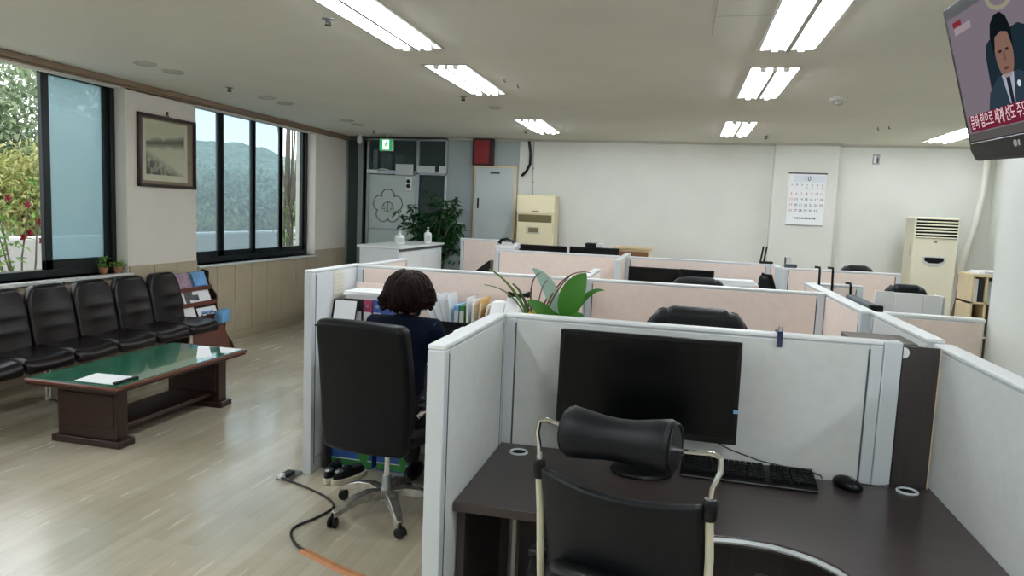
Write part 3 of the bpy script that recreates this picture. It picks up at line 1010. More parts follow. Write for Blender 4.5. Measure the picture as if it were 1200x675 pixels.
# ------------------------------------------------------------------ office chairs
def star_base(t, legmat, rad=.30, turn=90, hubz=.10, liftz=.40):
    b = MB(); b.lathe([(.032, hubz - .03), (.036, hubz + .02), (.026, hubz + .045), (.024, .205), (.020, .212)], 14)
    obj('gas_lift', b, M['steel'], t)
    b = MB(); b.lathe([(.014, .20), (.014, liftz + .04)], 10); 
    obj('lift_rod', b, M['chrome'], t)
    for k in range(5):
        a = R(turn + 72 * k)
        c, s = math.cos(a), math.sin(a)
        b = MB()
        prof = [(.02, .11), (.10, .125), (.18, .115), (.25, .09), (rad, .068)]
        wd = [.036, .034, .030, .026, .022]
        hh = [.024, .022, .020, .017, .014]
        vs, fs = [], []
        for (r, z), w, h in zip(prof, wd, hh):
            for (o, zz) in ((-w, -h), (w, -h), (w * .8, h), (-w * .8, h)):
                vs.append((r * c - o * s, r * s + o * c, z + zz))
        for i in range(4):
            for j in range(4):
                fs.append((i * 4 + j, i * 4 + (j + 1) % 4, i * 4 + 4 + (j + 1) % 4, i * 4 + 4 + j))
        fs += [(3, 2, 1, 0), (16, 17, 18, 19)]
        b.add(vs, fs)
        lg = obj('leg', b, legmat, t, bevel=0.004)
        b = MB()
        ca = a + R(40)
        cx, cy = rad * c, rad * s
        rm = Matrix.Rotation(ca, 3, 'Z') @ Matrix.Rotation(R(90), 3, 'X')
        for o in (-.022, .004):
            off = Matrix.Rotation(ca, 3, 'Z') @ Vector((0, o, 0))
            b.lathe([(.022, -.0), (.027, .004), (.027, .016), (.022, .02)], 16, (cx + off.x, cy + off.y + 0.0, .0275), Matrix.Rotation(ca, 3, 'Z') @ Matrix.Rotation(R(-90), 3, 'X'))
        b.tube([(cx, cy, .03), (cx, cy, .075)], .009, 8)
        obj('caster', b, M['blackpl'], lg)

def arms(t, x, mat, pad, z=.64, y0=-.17, y1=.16):
    for s in (-1, 1):
        b = MB()
        b.tube([(s * (x - .04), .05, .44), (s * x, .05, .45), (s * (x + .01), .03, .52), (s * (x + .01), y1 - .03, z - .01), (s * (x + .01), y0, z - .01), (s * (x), y0 - .03, z - .03)], .014, 8)
        a = obj('armrest', b, mat, t)
        b = MB(); b.pad(.05, y1 - y0, .03, .012, 6)
        b.xf(T(s * (x + .01), (y0 + y1) / 2, z + .012))
        obj('arm_pad', b, pad, a)

# the woman's high-backed chair
t = thing('office_chair', 'high-backed black leather office chair the woman in navy sits on', 'chair', (-1.415, 3.38, 0), R(-7))
star_base(t, M['clearwrap'], .306, 97, liftz=.40)
b = MB(); b.box(-.1, -.12, .385, .1, .12, .41)
obj('seat_plate', b, M['blackmat'], t, bevel=0.004)
b = MB(); b.pad(.50, .48, .09, .04, 10, lambda p: (p.x, p.y, p.z + .03 * (p.y / .24) ** 2 * (1 if p.y < 0 else -.4)))
b.xf(T(0, .02, .455))
obj('seat', b, M['leather'], t)
def backfn(p):
    v = (p.z + .33) / .66
    w = 1.0 + .04 * math.sin(PI * min(1, max(0, v))) - .06 * max(0, .25 - v) / .25
    x = p.x * w
    y = p.y - .05 * v + .03 * (p.x / .25) ** 2 + .02 * math.sin(PI * v * 1.2)
    return (x, y, p.z + (.012 if v > .8 else 0) * (1 - (p.x / .25) ** 2))
b = MB(); b.pad(.485, .095, .65, .034, 12, backfn)
b.xf(T(0, -.235, .725))
obj('backrest', b, M['leather'], t)
b = MB()
b.tube([(-.235, -.31, 1.022), (-.12, -.325, 1.033), (0, -.33, 1.035), (.12, -.325, 1.033), (.235, -.31, 1.022)], .005, 6)
obj('seam_piping', b, M['leathern'], t)
b = MB(); b.box(-.035, -.19, .39, .035, -.05, .41); b.box(-.035, -.20, .39, .035, -.18, .50)
obj('back_bracket', b, M['blackmat'], t, bevel=0.004)
arms(t, .265, M['chrome'], M['blackpl'], .63, -.16, .12)

# foreground chair with roll headrest
fg = thing('office_chair', 'black office chair with cream side rails and a padded roll headrest in the foreground', 'chair', (-.022, 1.885, 0), R(-17.5))
def fgback(p):
    v = (p.z + .24) / .48
    sg = 1 - (p.x / .2) ** 2
    return (p.x, p.y - .045 * sg + .035 * math.sin(PI * v) - .03 * v, p.z - .012 * sg * max(0, v - .6) / .4)
b = MB(); b.pad(.405, .035, .53, .015, 14, fgback)
b.xf(T(0, -.235, .717))
obj('backrest', b, M['leathern'], fg)
b = MB(); b.pad(.34, .06, .20, .03, 10, lambda p: (p.x, p.y - .045 * (1 - (p.x / .2) ** 2), p.z + .02 * (1 - (p.x / .17) ** 2)))
b.xf(T(0, -.264, .655))
obj('lumbar_shell', b, M['blackpl'], fg, smooth=60)
for s in (-1, 1):
    b = MB()
    x = .213
    b.tube([(s * (x - .01), -.17, .45), (s * (x - .006), -.22, .55), (s * (x), -.232, .70), (s * (x + .002), -.243, .85), (s * (x + .0), -.262, .955)], .0098, 10)
    rl = obj('side_rail', b, M['cream'], fg); rl['label'] = 'cream curved side rail'
    b = MB(); b.lathe([(.014, -.026), (.017, -.02), (.017, .014), (.013, .022)], 14, (s * x, -.263, .972))
    obj('rail_clamp', b, M['blackpl'], rl)
    b = MB()
    b.tube([(s * x, -.263, .985), (s * (x + .003), -.262, 1.02), (s * (x + .015), -.255, 1.055), (s * (x + .013), -.25, 1.085), (s * (x - .006), -.247, 1.090), (s * (x - .03), -.245, 1.086), (s * .12, -.242, 1.078)], .0068, 8)
    obj('headrest_rod', b, M['chrome'], rl)
b = MB()
prof = [(.0, -.146), (.045, -.146), (.061, -.140), (.066, -.13), (.061, -.09), (.054, -.04), (.052, 0), (.054, .04), (.061, .09), (.066, .13), (.061, .140), (.045, .146), (.0, .146)]
b.lathe(prof, 28, (0, 0, 0), Matrix.Rotation(R(90), 3, 'Y'))
b.v = [(x, y * .92, z * (1.0) - .004 * (1 - (x / .15) ** 2)) for x, y, z in b.v]
b.xf(T(-.014, -.243, 1.080) @ Matrix.Rotation(R(-2.5), 4, 'Y') @ Matrix.Diagonal((.94, 1, .97, 1)))
hr = obj('headrest', b, M['leathern'], fg, smooth=50)
for s in (-1, 1):
    b = MB()
    b.tube([(s * .135 - .014, -.243 + .050 * math.cos(2 * PI * k / 24), 1.080 + s * .006 + .053 * math.sin(2 * PI * k / 24)) for k in range(24)], .004, 6, closed=True)
    obj('seam_piping', b, M['blackpl'], hr)
b = MB(); b.pad(.47, .46, .08, .035, 10, lambda p: (p.x, p.y, p.z + .02 * (p.x / .235) ** 2))
b.xf(T(0, .02, .46))
obj('seat', b, M['leather'], fg)
b = MB(); b.box(-.1, -.12, .38, .1, .12, .42)
obj('seat_plate', b, M['blackmat'], fg, bevel=0.004)
arms(fg, .27, M['blackpl'], M['blackpl'], .66, -.14, .1)
star_base(fg, M['blackpl'], .30, 90)

# executive chair with rolled shoulders behind the front divider
def exec_chair(label, loc, rz, top, w=.50):
    t = thing('executive_chair', label, 'chair', loc, R(rz), 'padded executive chairs')
    h = top - .48
    def fn(p):
        v = (p.z + h / 2) / h
        y = p.y - .09 * v + .03 * (p.x / .25) ** 2
        z = p.z
        if v > .7:
            z -= .075 * (v - .7) / .3 * (abs(p.x) / (w / 2)) ** 4
        return (p.x, y, z)
    b = MB(); b.pad(w * .84, .11, h, .05, 12, fn)
    b.xf(T(0, -.22, .48 + h / 2))
    obj('backrest', b, M['leathern'], t)
    for s in (-1, 1):
        b = MB()
        pts = []
        for k in range(14):
            v = k / 13
            x = s * (w / 2 - .03 - (.07 * max(0, v - .82) / .18))
            z = .5 + v * (h - .03)
            if v > .85: z -= .02 * (v - .85) / .15
            pts.append((x, -.215 - .09 * v + .02, z))
        pts.append((s * (w * .3), -.30, top - .022))
        b.tube(pts, [.02] + [.034] * 12 + [.03, .018], 10)
        obj('shoulder_roll', b, M['leathern'], t, smooth=60)
    b = MB(); b.pad(w * .58, .10, .17, .045, 10, lambda p: (p.x, p.y + .01 * (p.x / .15) ** 2, p.z))
    b.xf(T(0, -.315, top - .078))
    obj('head_pad', b, M['leathern'], t)
    b = MB(); b.pad(w, .50, .11, .05, 8)
    b.xf(T(0, .03, .46))
    obj('seat', b, M['leathern'], t)
    b = MB(); b.box(-.1, -.12, .37, .1, .12, .41)
    obj('seat_plate', b, M['blackmat'], t, bevel=0.004)
    arms(t, .27, M['blackpl'], M['leathern'], .62, -.2, .14)
    star_base(t, M['blackpl'], .30, 90)
    return t
exec_chair('black executive chair with rolled shoulders showing above the front divider', (.105, 3.60, 0), -1, 1.205)
exec_chair('black executive chair in front of the two dark monitors of the far row', (.18, 6.1, 0), -3, 1.15, .48)
exec_chair('black chair whose rounded top shows over the pink divider below the calendar', (1.55, 7.4, 0), 10, 1.245, .36)
exec_chair('black chair whose top shows above the white folding desk screen', (1.53, 5.75, 0), 5, 1.212, .34)
# ------------------------------------------------------------------ waiting bench
t = thing('waiting_bench', 'row of dark brown leather shell seats joined on one frame under the left window', 'bench', (-4.62, 0, 0))
PIT = .424
Y0 = 3.495
def seat_back(p):
    v = (p.z + .26) / .52
    k = 1.0
    if v > .62:
        u = (v - .62) / .38
        k = math.sqrt(max(0.0, 1 - (u * .80) ** 2.4))
    if v < .2:
        k *= .93 + .07 * v / .2
    bul = .012 * math.exp(-((v - .42) / .05) ** 2) + .012 * math.exp(-((v - .60) / .05) ** 2) - .010 * math.exp(-((v - .51) / .035) ** 2)
    xx = p.x
    if xx > 0:
        xx += bul * (1 - (p.y / .21) ** 2)
    xx += .03 * (p.y / .21) ** 2
    return (xx - .10 * v, p.y * k, p.z)
for i in range(6):
    yc = Y0 + PIT * i + PIT / 2
    b = MB(); b.pad(.075, PIT - .012, .52, .032, 14, seat_back)
    b.xf(T(-.10, yc, .635))
    bk = obj('seat_back', b, M['brownleather'], t, smooth=60)
    b = MB(); b.pad(.46, PIT - .01, .085, .04, 10, lambda p: (p.x, p.y, p.z + (.018 * (p.y / .2) ** 2 if p.z > 0 else 0) - .035 * max(0, (p.x - .12) / .12) ** 2))
    b.xf(T(.10, yc, .405))
    obj('seat_cushion', b, M['brownleather'], t, smooth=60)
b = MB(); b.box(.02, Y0 + .05, .31, .08, Y0 + 6 * PIT - .05, .36)
obj('beam', b, M['blackmat'], t, bevel=0.004)
for yy in (4.34, 5.96):
    b = MB()
    b.tube([(.05, yy, .32), (.05, yy, .05)], .022, 10)
    b.tube([(-.16, yy, .022), (.05, yy, .05), (.26, yy, .022)], .02, 10)
    obj('leg', b, M['chrome'], t)

# ------------------------------------------------------------------ coffee table
t = thing('coffee_table', 'low dark wood coffee table with a green felt and glass top', 'table', (-3.635, 4.285, 0))
b = MB(); b.box(-.335, -.675, .392, .335, .675, .412)
obj('apron', b, M['tablewood'], t, bevel=0.004)
b = MB(); b.box(-.345, -.685, .410, .345, .685, .432)
obj('tabletop', b, M['tablewoodl'], t, bevel=0.007, seg=3)
b = MB(); b.box(-.325, -.665, .432, .325, .665, .4365)
obj('felt_and_glass', b, M['greenfelt'], t, bevel=0.001)
for yy in (-.50, .53):
    b = MB(); b.box(-.228, yy - .045, .045, .228, yy + .045, .392)
    b.box(-.20, yy - .052, .12, .20, yy + .052, .34)
    lg = obj('pedestal', b, M['tablewood'], t, bevel=0.004)
    b = MB(); b.box(-.262, yy - .068, 0, .262, yy + .068, .046)
    obj('foot', b, M['tablewood'], lg, bevel=0.005)
b = MB(); b.box(-.17, -.455, .085, .17, .485, .115)
obj('low_shelf', b, M['tablewood'], t, bevel=0.003)
def flat_sheet(pts, z, th=.0012):
    b = MB(); b.prism(pts, z, z + th)
    return b
o = obj('paper_sheet', flat_sheet([(-3.65, 3.66), (-3.68, 3.87), (-3.41, 3.88), (-3.36, 3.66)], .4368), M['paper']); tag(o, 'white paper lying at the near end of the green coffee table', 'paper')
b = MB(); b.box(-3.372, 3.665, .4366, -3.345, 3.86, .450)
tag(obj('document_clip', b, M['blackpl'], bevel=0.003), 'black clip bar along the edge of the paper on the coffee table', 'clip')
o = obj('paper_sheet', flat_sheet([(-3.405, 4.50), (-3.69, 4.90), (-3.62, 4.94), (-3.345, 4.60)], .4368), M['paper']); tag(o, 'white sheet across the far half of the green coffee table', 'paper')
o = obj('paper_sheet', flat_sheet([(-3.38, 4.75), (-3.52, 4.94), (-3.325, 4.94), (-3.325, 4.76)], .4368), M['paper']); tag(o, 'white sheet at the far right corner of the green coffee table', 'paper')

# ------------------------------------------------------------------ magazine rack
t = thing('magazine_rack', 'brown wooden magazine rack at the end of the leather seats', 'rack', (-4.985, 6.12, 0))
def fx(z): return .385 - .33 * z / .85
for yy in (0, .56):
    pr = [(0, 0), (.40, 0)]
    for k in range(25):
        z = .02 + .83 * k / 24
        pr.append((fx(z) + .022 * math.sin(z * 24), z))
    pr += [(0, .86)]
    b = MB(); b.prism(pr, yy, yy + .02, 'y')
    obj('side_panel', b, M['tablewood'], t, bevel=0.003)
b = MB(); b.prism([(0, .02), (fx(.02) - .03, .02), (fx(.38) - .03, .38), (fx(.84) - .05, .84), (0, .84)], .02, .56, 'y')
obj('back_panel', b, M['tablewood'], t)
b = MB(); b.prism([(fx(.02) - .03, .02), (fx(.02), .02), (fx(.38), .37), (fx(.38) - .03, .38)], .02, .56, 'y')
obj('front_panel', b, M['tablewoodl'], t)
for z in (.38, .52, .67):
    b = MB(); b.prism([(fx(z) - .06, z - .012), (fx(z) + .012, z - .012), (fx(z) + .008, z + .03), (fx(z) - .004, z + .03), (fx(z) - .004, z), (fx(z) - .06, z)], .02, .56, 'y')
    obj('ledge', b, M['tablewoodl'], t)
def rackitem(y0, y1, z0, z1, mat, name, label, extra=None, th=.006, off=.0):
    h = math.hypot(z1 - z0, fx(z0) - fx(z1))
    b = MB(); b.box(-th, 0, 0, 0, y1 - y0, h)
    sl = math.atan2(fx(z1) - fx(z0), z1 - z0)
    o = obj(name, b, mat, bevel=0.001)
    o.location = (-4.985 + fx(z0) - .010 + off, y0, z0 + .004)
    o.rotation_euler = (0, sl, 0)
    tag(o, label, name.replace('_', ' '))
    if extra:
        for (ya, yb, za, zb, m, nm) in extra:
            e = MB(); e.box(.0, ya, za, .0012, yb, zb)
            obj(nm, e, M[m], o)
    return o
rackitem(6.15, 6.40, .672, .84, M['mauve'], 'booklet', 'mauve patterned booklet on the top tier of the magazine rack')
rackitem(6.43, 6.65, .672, .84, M['skyblue'], 'booklet', 'light blue booklet on the top tier of the magazine rack', [(.02, .20, .015, .03, 'blue', 'cover_band'), (.0, .012, .0, .165, 'ink', 'booklet_spine')], .02)
rackitem(6.20, 6.62, .522, .685, M['paper'], 'newspaper', 'white newspaper with a grey photograph on the middle tier of the rack',
         [(.03, .09, .02, .15, 'grayprint', 'news_photo'), (.09, .16, .05, .14, 'grayprint', 'news_photo'), (.16, .24, .04, .10, 'grayprint', 'news_photo')])
rackitem(6.13, 6.31, .385, .52, M['paper'], 'leaflet', 'white leaflet at the left of the lowest tier of the rack')
rackitem(6.35, 6.65, .385, .48, M['paper'], 'leaflet', 'wide white leaflet in the middle of the lowest tier of the rack', [(.05, .24, .03, .06, 'skyblue', 'print_band')])
b = MB(); b.pad(.09, .2, .13, .02, 8, lambda p: (p.x + .012 * math.sin(p.y * 60), p.y * (1 - 1.6 * max(0, -p.z)), p.z + .015 * math.sin(p.y * 35)))
b.xf(T(-4.70, 6.64, .375) )
o = obj('crumpled_leaflet', b, M['skyblue'], smooth=20); tag(o, 'light blue crumpled leaflet hanging over the right corner of the magazine rack', 'leaflet')
b = MB()
for yy in (6.37, 6.50):
    b.tube([(-4.715 , yy + .05 * math.cos(2 * PI * k / 16), .418 + .022 * math.sin(2 * PI * k / 16)) for k in range(16)], .004, 6, closed=True)
b.tube([(-4.715, 6.42, .42), (-4.715, 6.45, .42)], .004, 6)
tag(obj('reading_glasses', b, M['blackpl']), 'black reading glasses resting on the lowest ledge of the magazine rack', 'glasses')

# ------------------------------------------------------------------ framed picture (faces +X)
t = thing('framed_picture', 'dark framed ink landscape hanging on the pier between the two windows', 'picture', (-4.998, 6.18, 2.05))
hw, hh = .405, .345
b = MB()
b.box(0, -hw, -hh, .035, -hw + .03, hh); b.box(0, hw - .03, -hh, .035, hw, hh)
b.box(0, -hw, -hh, .035, hw, -hh + .03); b.box(0, -hw, hh - .03, .035, hw, hh)
obj('frame', b, M['framewood'], t, bevel=0.006)
b = MB(); b.box(.004, -hw + .03, -hh + .03, .012, hw - .03, hh - .03)
obj('backing', b, M['frameinner'], t)
b = MB(); b.box(.012, -hw + .07, -hh + .06, .014, hw - .12, hh - .05)
pic = obj('mount', b, M['mat_paper'], t)
b = MB(); b.tube([(.01, -.02, hh), (.01, 0, hh + .04), (.01, .02, hh)], .006, 6); b.lathe([(.012, -.005), (.012, .01)], 10, (.008, 0, hh + .04), Matrix.Rotation(R(90), 3, 'Y'))
obj('hanger', b, M['framewood'], t)
def ink_landscape():
    m = pm('ink landscape painting', '#d8d1bb', 0.75)
    nt = m.node_tree
    L_ = nt.links.new
    bs = nt.nodes['Principled BSDF']
    tc = nt.nodes.new('ShaderNodeTexCoord')
    sp = nt.nodes.new('ShaderNodeSeparateXYZ')
    L_(tc.outputs['Object'], sp.inputs[0])
    def math_(op, a_, b_, clamp=False):
        n_ = nt.nodes.new('ShaderNodeMath'); n_.operation = op; n_.use_clamp = clamp
        for i_, v_ in enumerate((a_, b_)):
            if isinstance(v_, (int, float)): n_.inputs[i_].default_value = v_
            elif v_ is not None: L_(v_, n_.inputs[i_])
        return n_.outputs[0]
    def noise_(sc_, det):
        n_ = nt.nodes.new('ShaderNodeTexNoise'); n_.inputs['Scale'].default_value = sc_; n_.inputs['Detail'].default_value = det; n_.inputs['Roughness'].default_value = .65
        L_(tc.outputs['Object'], n_.inputs['Vector'])
        return n_.outputs['Fac']
    y_, z_ = sp.outputs['Y'], sp.outputs['Z']
    # drifting treetops: a band that thickens to the right
    mid = math_('ADD', math_('MULTIPLY', y_, .10), .095)
    band = math_('SUBTRACT', 1.0, math_('DIVIDE', math_('ABSOLUTE', math_('SUBTRACT', z_, mid), None), math_('ADD', math_('MULTIPLY', y_, .08), .085)), True)
    cl = math_('MULTIPLY', math_('MULTIPLY', math_('SUBTRACT', math_('ADD', noise_(7, 3), math_('MULTIPLY', band, .35)), .56), 6.0, True), band, True)
    # rocks below a slope falling to the right
    low = math_('DIVIDE', math_('SUBTRACT', math_('MULTIPLY', y_, -.42), math_('ADD', z_, .10)), .10, True)
    rk = math_('MULTIPLY', math_('MULTIPLY', math_('SUBTRACT', noise_(16, 8), .30), 4.5, True), low, True)
    tot = math_('MULTIPLY', math_('MAXIMUM', cl, rk), .95)
    mx = nt.nodes.new('ShaderNodeMixRGB')
    mx.inputs['Color1'].default_value = lin('#d8d1bb'); mx.inputs['Color2'].default_value = lin('#3c3a36')
    L_(tot, mx.inputs['Fac'])
    L_(mx.outputs[0], bs.inputs['Base Color'])
    return m
b = MB(); b.box(.0142, -.30, -.225, .0150, .235, .255)
obj('painting', b, ink_landscape(), pic, smooth=0)
b = MB(); b.box(.0165, -hw + .03, -hh + .03, .0175, hw - .03, hh - .03)
obj('picture_glass', b, glassy('picture glazing', '#f6f8f6', gloss=0.05), t, smooth=0)

# ------------------------------------------------------------------ wall calendar
t = thing('wall_calendar', 'white October wall calendar hanging on the back wall column', 'calendar', (1.565, YB - .112, 1.59))
W2, H2 = .232, .67
b = MB(); b.box(-W2, -.006, 0, W2, -.001, H2)
obj('calendar_sheet', b, M['paper'], t)
b = MB(); b.box(-W2 - .004, -.012, H2 - .004, W2 + .004, 0, H2 + .014)
obj('binding_strip', b, M['groove'], t)
b = MB(); b.box(-W2, -.007, -.004, W2, -.002, .012)
obj('bottom_strip', b, M['socket'], t)
b = MB(); b.box(-W2 + .06, -.0068, H2 - .105, W2 - .01, -.0062, H2 - .02)
obj('header_band', b, pm('pale header', '#e0e5ec', 0.7), t)
def put(txt, size, x, z, mat, par, y=-.0075, nm='lettering'):
    b = text_mb(txt, size)
    b.xf(T(x, y, z) @ FACE_NY)
    return obj(nm, b, mat, par, smooth=0, recalc=False)
put('10', .085, 0, H2 - .066, M['ink'], t, nm='month_number')
days = MB()
first = 3
for i, d in enumerate('일월화수목금토'):
    q = text_mb(d, .026); q.xf(T(-.185 + .062 * i, -.0075, H2 - .145) @ FACE_NY)
    if i == 0: obj('holiday_number', q, M['pinkprint'], t, smooth=0, recalc=False)
    else: days.add(q.v, q.f)
for d in range(1, 32):
    k = first + d - 1
    c, r_ = k % 7, k // 7
    q = text_mb(str(d), .044); q.xf(T(-.185 + .062 * c, -.0075, H2 - .185 - .073 * r_) @ FACE_NY)
    if c == 0 or d in (3, 6, 7, 9): obj('holiday_number', q, M['pinkprint'], t, smooth=0, recalc=False)
    else: days.add(q.v, q.f)
obj('day_numbers', days, M['ink'], t, smooth=0, recalc=False)
b = MB()
for k in range(9):
    b.box(-.13 + .03 * k, -.0078, .085, -.108 + .03 * k, -.0065, .105)
obj('footer_print', b, M['grayprint'], t, smooth=0)

# ------------------------------------------------------------------ air conditioners
t = thing('air_conditioner', 'beige floor-standing air conditioner with a brown grille beside the grey cabinet door', 'air conditioner', (-1.94, 9.78, 0))
b = MB(); b.box(-.262, -.17, 0, .262, .17, 1.855)
obj('casing', b, M['acbeige'], t, bevel=0.018, seg=3)
b = MB(); b.box(-.262, -.178, 1.60, .262, -.168, 1.85)
obj('upper_panel', b, M['acbeige'], t, bevel=0.006)
b = MB(); b.box(-.24, -.174, 1.485, .225, -.162, 1.585)
g = obj('outlet_grille', b, M['acbrown'], t)
b = MB()
for k in range(4): b.box(-.235, -.18, 1.497 + k * .022, .22, -.170, 1.503 + k * .022)
obj('louvre_blade', b, M['acbrown'], g)
b = MB(); b.box(-.125, -.178, 1.325, .075, -.168, 1.43)
d_ = obj('control_panel', b, M['cream'], t, bevel=0.006)
b = MB(); b.box(-.09, -.181, 1.345, .045, -.176, 1.41)
obj('display', b, M['acbrown'], d_, bevel=0.002)
b = MB(); b.box(.24, -.182, 1.33, .252, -.17, 1.48)
obj('handle', b, M['cream'], t, bevel=0.003)
b = MB(); b.box(-.05, -.1795, 1.625, .05, -.178, 1.64)
obj('badge', b, M['acbrown'], t)

t = thing('air_conditioner', 'tall cream floor-standing air conditioner with dark louvres near the right corner', 'air conditioner', (2.985, 9.68, 0))
b = MB(); b.box(-.245, -.18, 0, .245, .19, 1.755)
obj('casing', b, M['acwhite'], t, bevel=0.02, seg=3)
b = MB(); b.box(-.225, -.185, 1.50, .225, -.176, 1.735)
g = obj('outlet_grille', b, M['blackmat'], t)
for k in range(7):
    b = MB(); z = 1.503 + k * .0375
    b.prism([(-.182, z), (-.194, z + .004), (-.194, z + .012), (-.182, z + .018)], -.224, .224, 'x')
    b.v = [(x, y, zz) for x, y, zz in b.v]
    obj('louvre_blade', b, M['acwhite'], g)
b = MB(); b.prism([(-.13, 1.285), (.13, 1.285), (.13, 1.225), (.06, 1.17), (-.06, 1.17), (-.13, 1.225)], -.188, -.178, 'y')
d_ = obj('control_panel', b, M['signgrey'], t, bevel=0.004)
b = MB(); b.prism([(-.105, 1.272), (.105, 1.272), (.105, 1.232), (.05, 1.205), (-.05, 1.205), (-.105, 1.232)], -.193, -.186, 'y')
obj('display', b, M['blackpl'], d_, bevel=0.003)
b = MB(); b.box(-.016, -.184, 1.452, .016, -.178, 1.466)
obj('badge', b, M['ink'], t)
b = MB(); b.box(-.252, -.12, 1.28, -.243, -.09, 1.43)
obj('side_handle', b, M['cream'], t, bevel=0.003)
b = MB(); b.tube([(3.62, 9.95, 2.62), (3.606, 9.95, 2.457), (3.597, 9.95, 2.1), (3.55, 9.95, 1.724), (3.468, 9.95, 1.3), (3.40, 9.95, .92), (3.33, 9.95, .45), (3.27, 9.90, .03)], .036, 12)
tag(obj('drain_hose', b, M['beigeduct']), 'ivory wrapped pipe running down the corner beside the tall cream air conditioner', 'pipe')

# ------------------------------------------------------------------ wall things at the back
t = thing('panel_cabinet', 'pale grey electrical cabinet door on the back wall below the red box', 'cabinet', (-2.645, YB - .012, 0))
b = MB(); b.box(-.315, -.05, .35, .315, 0, 2.26)
obj('frame', b, M['tanbox'], t, bevel=0.004)
b = MB(); b.box(-.285, -.062, .38, .285, -.049, 2.235)
dr = obj('door', b, M['cabblue'], t, bevel=0.004)
b = MB(); b.box(-.25, -.075, 1.645, -.225, -.061, 1.795)
obj('handle', b, M['blackpl'], dr, bevel=0.004)
b = MB(); b.box(-.07, -.064, 2.145, .07, -.0615, 2.175)
obj('name_plate', b, M['groove'], dr)
t = thing('red_box', 'dark red box with black sides high on the back wall above the cabinet', 'box', (-2.83, YB - .012, 2.265))
b = MB(); b.box(-.155, -.09, 0, .155, 0, .375)
obj('casing', b, M['darkred'], t, bevel=0.006)
b = MB(); b.box(-.125, -.095, .02, .095, -.088, .355)
obj('front_panel', b, M['red'], t, bevel=0.003)
b = MB(); b.tube([(-2.17, 10.06, 2.62), (-2.14, 10.06, 2.45), (-2.142, 10.06, 2.30), (-2.19, 10.06, 2.20), (-2.26, 10.06, 2.13)], .02, 8)
tag(obj('hanging_cable', b, M['blackpl']), 'thick black cable end hanging from the ceiling right of the grey cabinet', 'cable')
b = MB(); b.tube([(-2.105, 10.08, 2.62), (-2.10, 10.08, 2.2), (-2.09, 10.08, 1.86)], .007, 6); b.cbox((-2.10, 10.085, 2.24), (.03, .02, .02)); b.cbox((-2.095, 10.085, 2.05), (.03, .02, .02))
tag(obj('wall_conduit', b, M['socket']), 'thin grey conduit running down to the beige air conditioner', 'conduit')
t = thing('wall_plate', 'small white and grey socket plate high on the wall right of the calendar', 'socket', (2.387, YB, 2.47))
b = MB(); b.box(-.042, -.012, -.06, .042, 0, .07)
obj('plate', b, M['socket'], t, bevel=0.004)
b = MB(); b.box(-.028, -.016, -.045, -.004, -.011, .05)
obj('white_insert', b, M['white'], t, bevel=0.002)
b = MB(); b.box(.006, -.015, -.04, .026, -.011, .02)
obj('dark_insert', b, M['groove'], t)
t = thing('wall_socket', 'cream wall socket on the grey wall right of the leafy plant', 'socket', (-3.18, YB - .012, 1.36))
b = MB(); b.box(-.06, -.014, -.06, .06, 0, .06)
obj('plate', b, M['cream'], t, bevel=0.004)
b = MB()
for sx in (-.022, .022): b.lathe([(.014, 0), (.014, .003), (0, .004)], 12, (sx, -.014, 0), Matrix.Rotation(R(90), 3, 'X'))
obj('socket_hole', b, M['groove'], t)

# ------------------------------------------------------------------ reception counter, bottles, ficus
t = thing('reception_counter', 'white reception counter in front of the glass entrance', 'counter', (-3.45, 8.62, 0))
b = MB(); b.box(-.25, -.77, 0, .25, .77, 1.12)
obj('body', b, M['whitefab'], t, bevel=0.004)
b = MB(); b.box(-.28, -.79, 1.12, .28, .79, 1.15)
obj('counter_top', b, M['white'], t, bevel=0.004)
b = MB(); b.box(.2505, -.74, .06, .262, .0, 1.06); b.box(.2505, .01, .06, .262, .74, 1.06)
obj('front_panel', b, M['white'], t, bevel=0.003)
b = MB(); b.box(.25, -.77, 1.085, .256, .77, 1.12)
obj('painted_shadow_gap', b, M['groove'], t)  # solid dark strip, its colour imitates shade under the counter top
def pump_bottle(label, loc, h, r, wide=False):
    t = thing('pump_bottle', label, 'bottle', loc, 0.4, 'sanitiser bottles on the counter')
    b = MB(); b.lathe([(r * .9, 0), (r, .008), (r, h * .55), (r * .85, h * .64), (r * .35, h * .70), (r * .35, h * .76)], 16)
    obj('bottle_body', b, M['white'], t)
    b = MB(); b.box(-r * .7, -r * 1.02, h * .12, r * .7, -r * .9, h * .48)
    obj('label_patch', b, M['signgrey'], t)
    b = MB(); b.lathe([(r * .42, h * .74), (r * .42, h * .82), (r * .12, h * .84), (r * .12, h * .94), (r * .3, h * .95), (r * .3, h)], 12); b.tube([(0, 0, h * .97), (0, -r * 1.2, h * .96), (0, -r * 1.4, h * .92)], r * .13, 6)
    obj('pump', b, M['white'], t)
pump_bottle('white pump bottle nearer the entrance on the counter', (-3.44, 8.45, 1.15), .17, .065)
pump_bottle('tall white pump bottle further along the counter, before the plant', (-3.30, 9.1, 1.15), .21, .05)

def leaf_quads(mb, p, d, up, L, Wd, fold=.25):
    d = d.normalized()
    s = d.cross(up)
    if s.length < 1e-3: s = d.cross(Vector((1, 0, 0)))
    s.normalize()
    n = s.cross(d).normalized()
    a = p; m1 = p + d * L * .45 ; tip = p + d * L - n * L * .12
    l = m1 + s * Wd / 2 + n * Wd * fold; r = m1 - s * Wd / 2 + n * Wd * fold
    mb.add([a, l, tip, r, m1], [(0, 1, 4), (1, 2, 4), (2, 3, 4), (3, 0, 4)])

